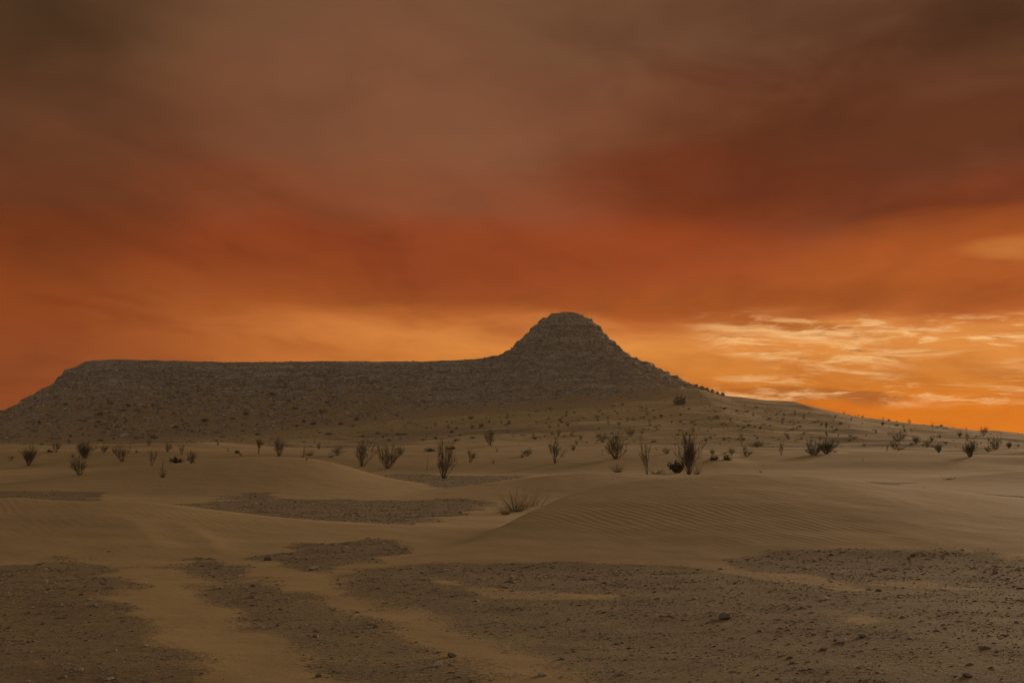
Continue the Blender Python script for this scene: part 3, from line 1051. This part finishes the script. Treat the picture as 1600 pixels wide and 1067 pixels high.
MATS = {'broom': (M_BARK, M_TWIG), 'densebroom': (M_BARK, M_DARK), 'slender': (M_BARK, M_TWIG), 'spare': (M_DEAD, M_STRAW),
        'leaning': (M_BARK, M_DARK), 'bush': (M_BARK, M_DARK), 'crown': (M_BARK, M_LEAF), 'wide': (M_BARK, M_DARK),
        'cushion': (M_BARK, M_LEAF), 'leafy': (M_BARK, M_LEAF), 'tuft': (M_STRAW, M_STRAW), 'drytuft': (M_STRAW, M_TWIG),
        'greentuft': (M_TWIG, M_DARK), 'fallen': (M_DEAD, M_DEAD), 'wisp': (M_DEAD, M_TWIG), 'palebroom': (M_DEAD, M_STRAW)}
ALIAS = {'drytuft': 'tuft', 'greentuft': 'tuft', 'palebroom': 'broom'}
NAMES = {'broom': 'broom_shrub', 'densebroom': 'broom_shrub', 'slender': 'broom_shrub', 'spare': 'sapling', 'leaning': 'broom_shrub',
         'bush': 'bush', 'crown': 'small_tree', 'wide': 'bush', 'cushion': 'cushion_plant', 'leafy': 'leafy_shrub',
         'tuft': 'grass_tuft', 'drytuft': 'grass_tuft', 'greentuft': 'grass_tuft', 'fallen': 'dead_branch', 'wisp': 'grass_tuft', 'palebroom': 'broom_shrub'}
CATS = {'broom_shrub': 'shrub', 'sapling': 'sapling', 'bush': 'bush', 'small_tree': 'tree', 'cushion_plant': 'plant',
        'leafy_shrub': 'shrub', 'grass_tuft': 'grass', 'dead_branch': 'branch'}
_cache = {}

def plant_data(kind, variant):
    key = (kind, variant)
    if key not in _cache:
        S, G = plant_mesh(ALIAS.get(kind, kind), 100 + variant * 37 + sum(map(ord, kind)))
        allv = np.array(S.v + G.v)
        h = np.percentile(allv[:, 2], 99.5)
        w = np.percentile(np.abs(allv[:, :2]), 95.5 if kind in ('broom', 'densebroom', 'leaning', 'slender') else 98.5) * 2
        out = []
        for T, nm, mt in ((S, 'stems', MATS[kind][0]), (G, 'leaves' if kind in ('cushion', 'leafy') else 'twigs', MATS[kind][1])):
            v = np.array(T.v) * np.array([1 / w, 1 / w, 1 / h])
            out.append((nm, mesh_from(kind + '_' + nm, v, T.f, mt, False)))
        v = np.concatenate([np.array(S.v), np.array(G.v)]) * np.array([1 / w, 1 / w, 1 / h])
        f = S.f + [tuple(i + len(S.v) for i in q) for q in G.f]
        whole = mesh_from(kind + '_whole', v, f, MATS[kind][1], False)
        _cache[key] = (out, whole)
    return _cache[key]

prng = random.Random(4)

def put_plant(u, v, h, w, kind, label, variant=None, rz=None, group=None, parts=True, sink=0.03, tilt=0.0):
    x, y, z = hit(u, v)
    k = y / F
    H, Wd = h * k, w * k
    variant = prng.randrange(5 if parts else 3) if variant is None else variant
    tilt = prng.uniform(-0.12, 0.12) if parts else tilt
    data, whole = plant_data(kind, variant)
    if rz is None:
        rz = prng.uniform(0, 2 * math.pi) if kind not in ('leaning', 'crown', 'fallen') else prng.uniform(-0.3, 0.3)
    nm = NAMES[kind]
    if parts:
        t = obj(nm, None)
        t.empty_display_size = 0.3
        for pn, me in data:
            obj(pn, me, t, kind='stuff')
    else:
        t = obj(nm, whole)
    t.location = (x, y, z - sink * H)
    t.rotation_euler = (0, tilt, rz)
    t.scale = (Wd, Wd, H)
    t['label'] = label
    t['category'] = CATS[nm]
    if group:
        t['group'] = group
    return t

SHRUBS = 'desert shrubs standing on the sand flat'
FAR = 'shrubs on the far sand'
RIDGE = 'small shrubs along the right skyline'
T = [
    # left third
    (45, 728, 36, 20, 'densebroom', 'dense dark upright shrub nearest the left edge of the photo', SHRUBS),
    (125, 742, 36, 27, 'broom', 'open fan-shaped shrub in front of a taller dark one, lower left', SHRUBS),
    (133, 716, 27, 22, 'densebroom', 'dark bushy shrub directly behind the open fan-shaped one, left', SHRUBS),
    (88, 706, 17, 15, 'slender', 'pair of thin upright stems growing together, far left plain', SHRUBS),
    (78, 706, 4, 10, 'cushion', 'flat dark cushion at the foot of the thin twin stems, far left', FAR),
    (191, 721, 30, 19, 'broom', 'vase-shaped shrub midway between the left edge and the cushion plant', SHRUBS),
    (179, 708, 11, 9, 'bush', 'round little bush touching the left side of a vase-shaped shrub', SHRUBS),
    (162, 707, 12, 16, 'palebroom', 'pale low spreading bush left of the vase-shaped shrub', SHRUBS),
    (237, 728, 31, 13, 'slender', 'narrow upright shrub with a stray branch on its right, left plain', SHRUBS),
    (254, 746, 20, 15, 'greentuft', 'green spiky tuft, lowest plant on the left sand flat', SHRUBS),
    (254, 735, 34, 8, 'spare', 'tall bare stalk rising out of the green spiky tuft', SHRUBS),
    (275, 723, 10, 23, 'cushion', 'dark dome-shaped cushion plant lying on the left sand flat', SHRUBS),
    (298, 724, 21, 19, 'palebroom', 'pale fan of twigs just right of the dark cushion plant', SHRUBS),
    (262, 706, 15, 11, 'broom', 'small dark shrub above the dark cushion plant, to its left', SHRUBS),
    (284, 711, 20, 10, 'slender', 'small thin shrub above the dark cushion plant, to its right', SHRUBS),
    (233, 696, 13, 8, 'bush', 'small shrub seen above the narrow upright one, left plain', FAR),
    (17, 720, 9, 8, 'slender', 'tiny stems close to the left edge beside the dense dark shrub', FAR),
    (340, 696, 9, 5, 'bush', 'tiny dark shrub on a far pale dune below the mesa', FAR),
    (371, 708, 5, 9, 'cushion', 'little dark cushion on sand right of the pale fan of twigs', FAR),
    (356, 706, 12, 8, 'spare', 'faint bare sticks above the little dark cushion on sand', FAR),
    # left centre
    (404, 709, 26, 13, 'crown', 'slim tree-like shrub with bushy top behind the left dune crest', SHRUBS),
    (436, 713, 32, 32, 'palebroom', 'pale grassy stand of stalks growing on the left dune crest', SHRUBS),
    (473, 715, 27, 13, 'spare', 'bare upright stalks at the right end of the left dune crest', SHRUBS),
    (484, 712, 14, 24, 'drytuft', 'low dry spreading tuft beside bare stalks on the left dune crest', SHRUBS),
    (498, 702, 13, 7, 'bush', 'small narrow dark bush behind the right end of the dune crest', FAR),
    (528, 711, 16, 27, 'bush', 'low green bush spreading sideways left of the tall fan shrub', SHRUBS),
    (566, 729, 52, 25, 'broom', 'tall vase-shaped shrub with bare lower stems, left of a wide round one', SHRUBS),
    (605, 732, 43, 33, 'broom', 'wide round-topped fan shrub left of centre beside a tall one', SHRUBS),
    (627, 711, 17, 14, 'bush', 'small dark bush behind the wide round-topped fan shrub', SHRUBS),
    (667, 735, 29, 8, 'spare', 'thin bare sapling just left of the tallest central shrub', SHRUBS),
    (693, 748, 64, 29, 'broom', 'tall fan shrub standing alone on the dark stony patch, centre left', SHRUBS),
    (672, 705, 5, 18, 'cushion', 'low dark mat behind the tall shrub on the stony patch', FAR),
    (706, 702, 5, 12, 'cushion', 'low dark mat just right of the tall shrub top, centre left', FAR),
    (734, 723, 23, 26, 'crown', 'dark wind-bent small tree with bushy crown leaning right', SHRUBS),
    (766, 696, 29, 16, 'broom', 'upright shrub with feathery top left of centre, far sand', SHRUBS),
    (777, 707, 8, 5, 'slender', 'tiny stems on sand below the feathery shrub left of centre', FAR),
    # centre
    (824, 712, 13, 20, 'palebroom', 'low tan bush on the sand just right of the photo centre line', SHRUBS),
    (867, 724, 38, 30, 'crown', 'dark forked small tree with two bushy heads, centre', SHRUBS),
    (872, 682, 13, 8, 'bush', 'small bush above the forked small tree', FAR),
    (895, 704, 11, 11, 'bush', 'lowest of three small bushes in a diagonal row, centre', FAR),
    (901, 695, 9, 6, 'bush', 'middle one of three small bushes in a diagonal row, centre', FAR),
    (907, 687, 10, 7, 'bush', 'topmost of three small bushes in a diagonal row, centre', FAR),
    (942, 691, 18, 15, 'broom', 'small shrub directly left behind the broad many-stemmed one', SHRUBS),
    (963, 717, 46, 35, 'broom', 'broad many-stemmed shrub with dark base below the butte', SHRUBS),
    (940, 712, 16, 6, 'spare', 'bare stick beside the broad many-stemmed shrub', FAR),
    (965, 738, 19, 27, 'drytuft', 'dry feathery tuft on the sand under the broad many-stemmed shrub', SHRUBS),
    (985, 681, 16, 17, 'bush', 'brown rounded bush at the foot of the slope under the butte', SHRUBS),
    (1011, 741, 60, 17, 'slender', 'tall thin few-stemmed shrub behind the big dune crest', SHRUBS),
    (1026, 740, 11, 30, 'fallen', 'dead branch lying right of the tall thin few-stemmed shrub', None),
    (1041, 709, 11, 16, 'bush', 'round dark bush right of the tall thin few-stemmed shrub', SHRUBS),
    (1077, 741, 68, 34, 'leaning', 'tallest dense shrub leaning left behind the big dune crest', SHRUBS),
    (1058, 739, 19, 24, 'leafy', 'dark leafy shrub at the left foot of the tallest dense shrub', SHRUBS),
    (1090, 741, 18, 20, 'drytuft', 'dry feathery growth at the right foot of the tallest dense shrub', SHRUBS),
    (1082, 679, 15, 9, 'slender', 'thin small shrub on the slope above the tallest dense shrub', FAR),
    (1114, 711, 12, 9, 'broom', 'small pale shrub above a dark low mat, right of the tallest one', SHRUBS),
    (1115, 719, 8, 18, 'cushion', 'left of two dark low mats right of the tallest dense shrub', SHRUBS),
    (1136, 719, 9, 15, 'cushion', 'right of two dark low mats right of the tallest dense shrub', SHRUBS),
    (1143, 711, 14, 11, 'broom', 'small upright shrub with a dead branch at its left side', SHRUBS),
    (1131, 709, 5, 16, 'fallen', 'dead twig lying left of the small upright shrub', None),
    # right
    (1159, 697, 27, 11, 'slender', 'narrow tall shrub on far sand right of the two dark mats', SHRUBS),
    (1185, 698, 10, 24, 'wide', 'dark spreading low bush right of the narrow tall shrub', SHRUBS),
    (1167, 713, 13, 19, 'bush', 'olive rounded low bush below the narrow tall shrub', SHRUBS),
    (1221, 711, 21, 10, 'slender', 'slanting twiggy shrub left of the widest bush', SHRUBS),
    (1271, 711, 22, 27, 'wide', 'left half of the widest bush, twiggy, on a pale dune right', SHRUBS),
    (1292, 709, 25, 27, 'densebroom', 'right half of the widest bush, denser and darker, on pale dune', SHRUBS),
    (1404, 689, 18, 23, 'bush', 'grey-green bush at the rear of a clump, right side', SHRUBS),
    (1397, 702, 18, 13, 'bush', 'grey-green bush at the front of a clump, right side', SHRUBS),
    (1385, 705, 16, 16, 'spare', 'bare grey sticks left of the clump of grey-green bushes', SHRUBS),
    (1408, 702, 6, 14, 'fallen', 'pale dead wood lying under the clump of grey-green bushes', None),
    (1432, 693, 14, 13, 'densebroom', 'first rounded bush right of the grey-green clump', SHRUBS),
    (1449, 699, 15, 15, 'bush', 'second rounded bush right of the grey-green clump', SHRUBS),
    (1467, 707, 15, 11, 'densebroom', 'egg-shaped bush lower than its two rounded neighbours, right', SHRUBS),
    (1468, 685, 8, 7, 'bush', 'small round bush above the egg-shaped one, right', FAR),
    (1478, 694, 6, 9, 'palebroom', 'small pale tuft right of the egg-shaped bush', FAR),
    (1516, 714, 29, 19, 'densebroom', 'dense vase-shaped bush standing alone near the right edge', SHRUBS),
    (1556, 702, 22, 22, 'bush', 'long bush climbing a dune flank near the right edge, taller end', SHRUBS),
    (1545, 706, 11, 15, 'bush', 'low left end of the long bush on a dune flank, right edge', SHRUBS),
    (1577, 700, 11, 10, 'densebroom', 'small bush right of the long bush on the dune flank', SHRUBS),
    (1544, 690, 9, 8, 'slender', 'small stems above the long bush on the dune flank', FAR),
    (1591, 698, 6, 5, 'bush', 'tiny bush at the far right edge of the photo', FAR),
    (1062, 632, 16, 23, 'cushion', 'large dark round bush on the upper sand slope right of the butte', SHRUBS),
    (973, 634, 6, 7, 'bush', 'small dark bush at the rock foot left of the large round one', FAR),
    # on the right skyline
    (1537, 680, 15, 13, 'broom', 'spreading shrub outlined on the skyline near the right edge', RIDGE),
    (1457, 668, 10, 5, 'slender', 'thin upright shrub on the skyline left of the spreading one', RIDGE),
    (1421, 662, 8, 5, 'bush', 'dark small bush on the skyline, tallest of its cluster', RIDGE),
    (1510, 674, 7, 3, 'slender', 'single tiny stem on the skyline next to the spreading shrub', RIDGE),
    (1388, 658, 5, 5, 'bush', 'small bush on the skyline, second from a group of two left of the tallest', RIDGE),
    (1380, 656, 5, 4, 'bush', 'small bush on the skyline, first from a group of two left of the tallest', RIDGE),
    (1401, 660, 4, 4, 'bush', 'smallest bush on the skyline beside the tallest of the cluster', RIDGE),
    (1337, 651, 5, 3, 'slender', 'left one of a pair of tiny shrubs on the upper skyline', RIDGE),
    (1342, 652, 6, 3, 'slender', 'right one of a pair of tiny shrubs on the upper skyline', RIDGE),
    (1348, 653, 5, 6, 'bush', 'low bush just right of the tiny pair on the upper skyline', RIDGE),
    (1319, 647, 4, 5, 'bush', 'highest tiny bush on the right skyline below the boulders', RIDGE),
    (1465, 669, 4, 3, 'bush', 'tiny dot of a bush right of the thin upright skyline shrub', RIDGE),
    # nearest
    (1480, 749, 6, 24, 'fallen', 'dark dead branch lying on bare sand behind the big dune, right', None),
    (1188, 738, 7, 7, 'fallen', 'little twig sticking out behind the top of the big dune', None),
    (859, 742, 9, 2, 'spare', 'lone thin stick on the low dune crest left of the big dune', None),
]
for u, v, h, w, kind, label, grp in T:
    put_plant(u, v, h, w, kind, label, group=grp)

# the near tuft on the flank of the big dune: three clumps that grow from one hollow
put_plant(806, 799, 36, 58, 'drytuft', 'large dry grass tuft on the left flank of the big dune', variant=0, rz=0.4)
put_plant(790, 804, 20, 34, 'drytuft', 'darker matted grass clump at the left foot of the large dry tuft', variant=1, rz=1.2)
put_plant(828, 791, 26, 60, 'wisp', 'thin straggling grass clump climbing the dune right of the large tuft', variant=2, rz=0.2)

# labels by neighbourhood for the smallest things, which look alike within each place
def slope_label(u, v):
    row = 'high' if v < 652 else 'midway' if v < 670 else 'low'
    if u < 700:
        return 'small dark shrub %s on the sand where mesa and butte meet' % row
    if u < 850:
        return 'small dark shrub %s on the slope below the left half of the butte' % row
    if u < 1000:
        return 'small dark shrub %s on the slope below the right half of the butte' % row
    if u < 1120:
        return 'small dark shrub %s on the slope around the large dark round bush' % row
    if u < 1230:
        return 'small dark shrub %s on the slope under the skyline boulders' % row
    if u < 1320:
        return 'small dark shrub %s on the slope above the widest bush' % row
    return 'small dark shrub %s on the right slope between the skyline and the dunes' % row

def foot_label(u, v):
    row = 'on the lower scree' if v < 660 else 'at the very foot'
    col_ = 'left end' if u < 220 else 'middle' if u < 420 else 'right end'
    return 'low dark bush %s of the mesa, %s' % (row, col_)

def plain_label(u):
    k = min(int(u // 200), 7)
    return 'tiny plant on the sand plain ' + ['by the dense dark shrub at the left edge', 'around the dark dome-shaped cushion plant',
            'behind the left dune crest', 'near the tall shrub on the stony patch', 'around the forked small tree',
            'around the tallest dense shrub', 'around the widest bush on the right', 'around the lone vase-shaped bush at the right'][k]

def stone_label(u, v, tone):
    near_ = 'close to the bottom edge' if v > 1000 else 'in the middle distance' if v > 930 else 'at the far edge'
    where = 'left gravel field' if u < 300 else 'diagonal gravel band' if u < 640 else 'central gravel' if u < 1100 else 'right gravel field'
    return 'small %s stone on the %s, %s' % ('pale' if tone == 'pale' else 'dark', where, near_)

# small shrubs seen singly on the slope below the butte
SLOPE = [(1177, 648, 5, 3), (1213, 650, 6, 4), (1222, 662, 10, 5), (1256, 655, 10, 6), (1242, 649, 9, 4), (1235, 661, 5, 3), (1305, 653, 6, 5),
         (1330, 659, 9, 5), (1291, 669, 11, 4), (1300, 669, 6, 7), (1291, 680, 8, 3), (1303, 677, 6, 3), (1369, 677, 6, 5), (1379, 665, 8, 6),
         (1335, 686, 6, 10), (1228, 682, 7, 11), (1188, 672, 8, 4), (1170, 667, 6, 6), (1141, 660, 6, 4), (1132, 640, 5, 7), (1115, 655, 5, 4),
         (1413, 675, 8, 4), (1424, 676, 8, 4), (1412, 669, 6, 5), (1500, 683, 10, 7), (1511, 688, 14, 7), (1456, 690, 10, 5),
         (1106, 675, 6, 3), (1015, 662, 9, 5), (950, 662, 8, 3), (857, 656, 6, 5), (887, 665, 7, 9), (838, 662, 5, 8), (860, 640, 4, 9),
         (737, 669, 8, 5), (736, 655, 6, 8), (752, 668, 8, 7), (796, 663, 5, 9), (783, 663, 10, 2), (632, 668, 5, 4), (680, 667, 8, 5),
         (700, 668, 6, 3), (629, 657, 9, 2), (550, 667, 5, 12), (505, 645, 6, 14), (735, 585, 8, 12), (663, 630, 5, 4)]
for u, v, h, w in SLOPE:
    put_plant(u, v, h, w, prng.choice(['bush', 'slender', 'densebroom', 'bush']),
              slope_label(u, v), group='small shrubs on the slope below the butte', parts=False)
# speckle of further small ones
rs = np.random.RandomState(23)
cnt = 0
while cnt < 150:
    u = rs.uniform(560, 1330)
    v = rs.uniform(630, 690)
    sky_y = np.interp(u, [560, 700, 1000, 1140, 1250, 1350], [665, 652, 634, 630, 640, 664])
    if v < sky_y + 3:
        continue
    sc = np.interp(v, [630, 690], [0.7, 1.2])
    put_plant(u, v, rs.uniform(2.2, 5.5) * sc, rs.uniform(3, 8) * sc, ['bush', 'wide', 'densebroom', 'bush'][rs.randint(4)],
              slope_label(u, v), group='small shrubs on the slope below the butte', parts=False)
    cnt += 1
cnt = 0
while cnt < 60:
    u = rs.uniform(20, 620)
    v = rs.uniform(610, 690)
    if v < np.interp(u, [20, 100, 620], [665, 620, 615]):
        continue
    put_plant(u, v, rs.uniform(2.5, 5), rs.uniform(5, 13), ['bush', 'cushion'][rs.randint(2)],
              foot_label(u, v), group='low bushes at the foot of the mesa', parts=False)
    cnt += 1
cnt = 0
while cnt < 26:
    u = rs.uniform(60, 1560)
    v = rs.uniform(690, 726)
    put_plant(u, v, rs.uniform(3, 8), rs.uniform(4, 10), ['bush', 'spare', 'cushion', 'palebroom'][rs.randint(4)],
              plain_label(u), group='tiny plants on the plain', parts=False)
    cnt += 1

# ------------------------------------------------------------------ single stones
srng = np.random.RandomState(77)
STONE_ME = []
for i in range(7):
    me_ = single_stone('stone_shape', srng, 2, [0.5, 0.6, 0.42, 0.7, 0.55, 0.35, 0.65][i])
    STONE_ME.append(me_)
M_PALE = make_plain('pale_limestone', (0.40, 0.32, 0.24, 1), (0.52, 0.43, 0.33, 1), 25.0)
M_BROWN = make_plain('brown_stone', (0.17, 0.125, 0.088, 1), (0.27, 0.205, 0.145, 1), 25.0)
STONES = {}
for i, me_ in enumerate(STONE_ME):
    for nm, mt in (('pale', M_PALE), ('brown', M_BROWN)):
        c = me_.copy()
        c.materials.clear()
        c.materials.append(mt)
        STONES[(i, nm)] = c

def put_stone(u, v, w, tone, shape, label, group=None, name='stone', deep=0.12, tall=1.0):
    x, y, z = hit(u, v)
    s_ = w * y / F
    o = obj(name, STONES[(shape, tone)])
    o.scale = (s_, s_, s_ * tall)
    o.rotation_euler = (srng.uniform(-0.2, 0.2), srng.uniform(-0.2, 0.2), srng.uniform(0, 6.28))
    o.location = (x, y, z + s_ * deep)
    o['label'] = label
    o['category'] = name
    if group:
        o['group'] = group

SINGLE = [
    (1133, 967, 20, 'brown', 3, 'largest rounded brown stone on the gravel right of centre'),
    (683, 1041, 17, 'pale', 0, 'pale flat stone near the bottom edge, left of the sand strip'),
    (847, 1056, 15, 'pale', 4, 'pale rounded stone half sunk in the bottom sand strip'),
    (706, 1026, 19, 'brown', 5, 'flat brown slab just above the pale stone near the bottom edge'),
    (686, 1019, 11, 'pale', 2, 'small pale chip above the pale flat stone near the bottom'),
    (490, 891, 20, 'pale', 5, 'broad pale slab on the sand at the edge of a small gravel patch'),
    (418, 875, 15, 'brown', 1, 'brown stone at the left end of the small gravel patch'),
    (341, 920, 12, 'pale', 0, 'pale stone on the diagonal gravel band, left side'),
    (393, 934, 11, 'brown', 6, 'dark lump on the middle of the diagonal gravel band'),
    (375, 902, 10, 'pale', 4, 'small pale stone on the upper part of the diagonal gravel band'),
    (140, 938, 9, 'pale', 2, 'small pale stone on the gravel at the lower left'),
    (588, 980, 10, 'brown', 3, 'dark stone at the right border of the diagonal gravel band'),
    (1426, 869, 11, 'brown', 1, 'dark stone below the highest tongue of gravel on the right'),
    (1290, 937, 16, 'pale', 5, 'long pale slab in the gravel, right of the rounded brown stone'),
    (1255, 949, 12, 'pale', 0, 'pale chip left of the long pale slab on the gravel'),
    (1315, 1003, 15, 'pale', 3, 'rounded pale stone low on the right gravel'),
    (1348, 996, 17, 'brown', 2, 'flat dark stone right of the rounded pale one, low right'),
    (1511, 1057, 18, 'brown', 5, 'flat dark slab near the bottom right corner'),
    (1373, 924, 9, 'brown', 6, 'dark stone on the sand lens in the right gravel'),
    (1555, 896, 9, 'brown', 4, 'brown stone on the gravel near the right edge'),
    (1287, 1016, 12, 'brown', 1, 'dark stone left below the rounded pale one, low right'),
    (697, 892, 10, 'pale', 2, 'pale chip at the upper edge of the gravel, centre left'),
    (1085, 936, 9, 'pale', 4, 'small pale stone left above the largest rounded brown stone'),
    (877, 1030, 9, 'brown', 0, 'dark stone beside the bottom sand strip, right bank'),
    (498, 1058, 10, 'brown', 6, 'dark stone near the bottom edge on the left sand strip'),
    (171, 1063, 14, 'pale', 5, 'pale flat stone at the bottom edge, lower left'),
]
for u, v, w, tone, sh, label in SINGLE:
    put_stone(u, v, w, tone, sh, label, 'single stones on the foreground gravel')
cnt = 0
while cnt < 130:
    u, v = srng.uniform(0, 1600), srng.uniform(885, 1066)
    x, y, z = hit(u, v)
    if gravel_mask(np.array([x]), np.array([y]))[0] < 0.45:
        continue
    tone = 'pale' if srng.rand() < 0.42 else 'brown'
    put_stone(u, v, srng.uniform(4.0, 8.5), tone, srng.randint(7),
              stone_label(u, v, tone), 'small stones in the foreground gravel')
    cnt += 1

# boulders standing out on the skyline at the foot of the butte's right slope
for u, v, w, label in [(1096, 606, 11, 'largest boulder on the skyline at the right foot of the butte'),
                       (1104, 609, 8, 'boulder touching the right side of the largest skyline boulder'),
                       (1113, 611, 7, 'third boulder along the skyline right of the butte'),
                       (1121, 614, 7, 'fourth boulder along the skyline right of the butte'),
                       (1130, 617, 8, 'last boulder of the skyline row right of the butte'),
                       (1088, 604, 6, 'small boulder left of the largest one on the skyline'),
                       (960, 541, 6, 'small boulder perched on the upper right edge of the butte'),
                       (970, 548, 6, 'lower of the small boulders on the right edge of the butte'),
                       (1056, 591, 5, 'little boulder on the right slope outline of the butte')]:
    put_stone(u, v, w, 'brown', srng.randint(7), label, 'boulders on the right slope of the butte', 'boulder', 0.10, 1.7)

# ------------------------------------------------------------------ haze
def build_haze():
    me = bpy.data.meshes.new('haze')
    a, z0, z1 = 740.0, -4.0, 38.0
    v = [(sx * a, sy * a, z) for z in (z0, z1) for sx, sy in ((-1, -1), (1, -1), (1, 1), (-1, 1))]
    f = [(3, 2, 1, 0), (4, 5, 6, 7), (0, 1, 5, 4), (1, 2, 6, 5), (2, 3, 7, 6), (3, 0, 4, 7)]
    me.from_pydata(v, [], f)
    m = bpy.data.materials.new('dusty_air')
    m.use_nodes = True
    m.node_tree.nodes.clear()
    pv = m.node_tree.nodes.new('ShaderNodeVolumePrincipled')
    pv.inputs['Color'].default_value = (0.84, 0.68, 0.50, 1)
    pv.inputs['Density'].default_value = 0.0002
    pv.inputs['Anisotropy'].default_value = 0.2
    out = m.node_tree.nodes.new('ShaderNodeOutputMaterial')
    m.node_tree.links.new(pv.outputs[0], out.inputs['Volume'])
    me.materials.append(m)
    obj('haze', me, kind='stuff', label='thin dusty evening air over the desert', category='haze')

build_haze()
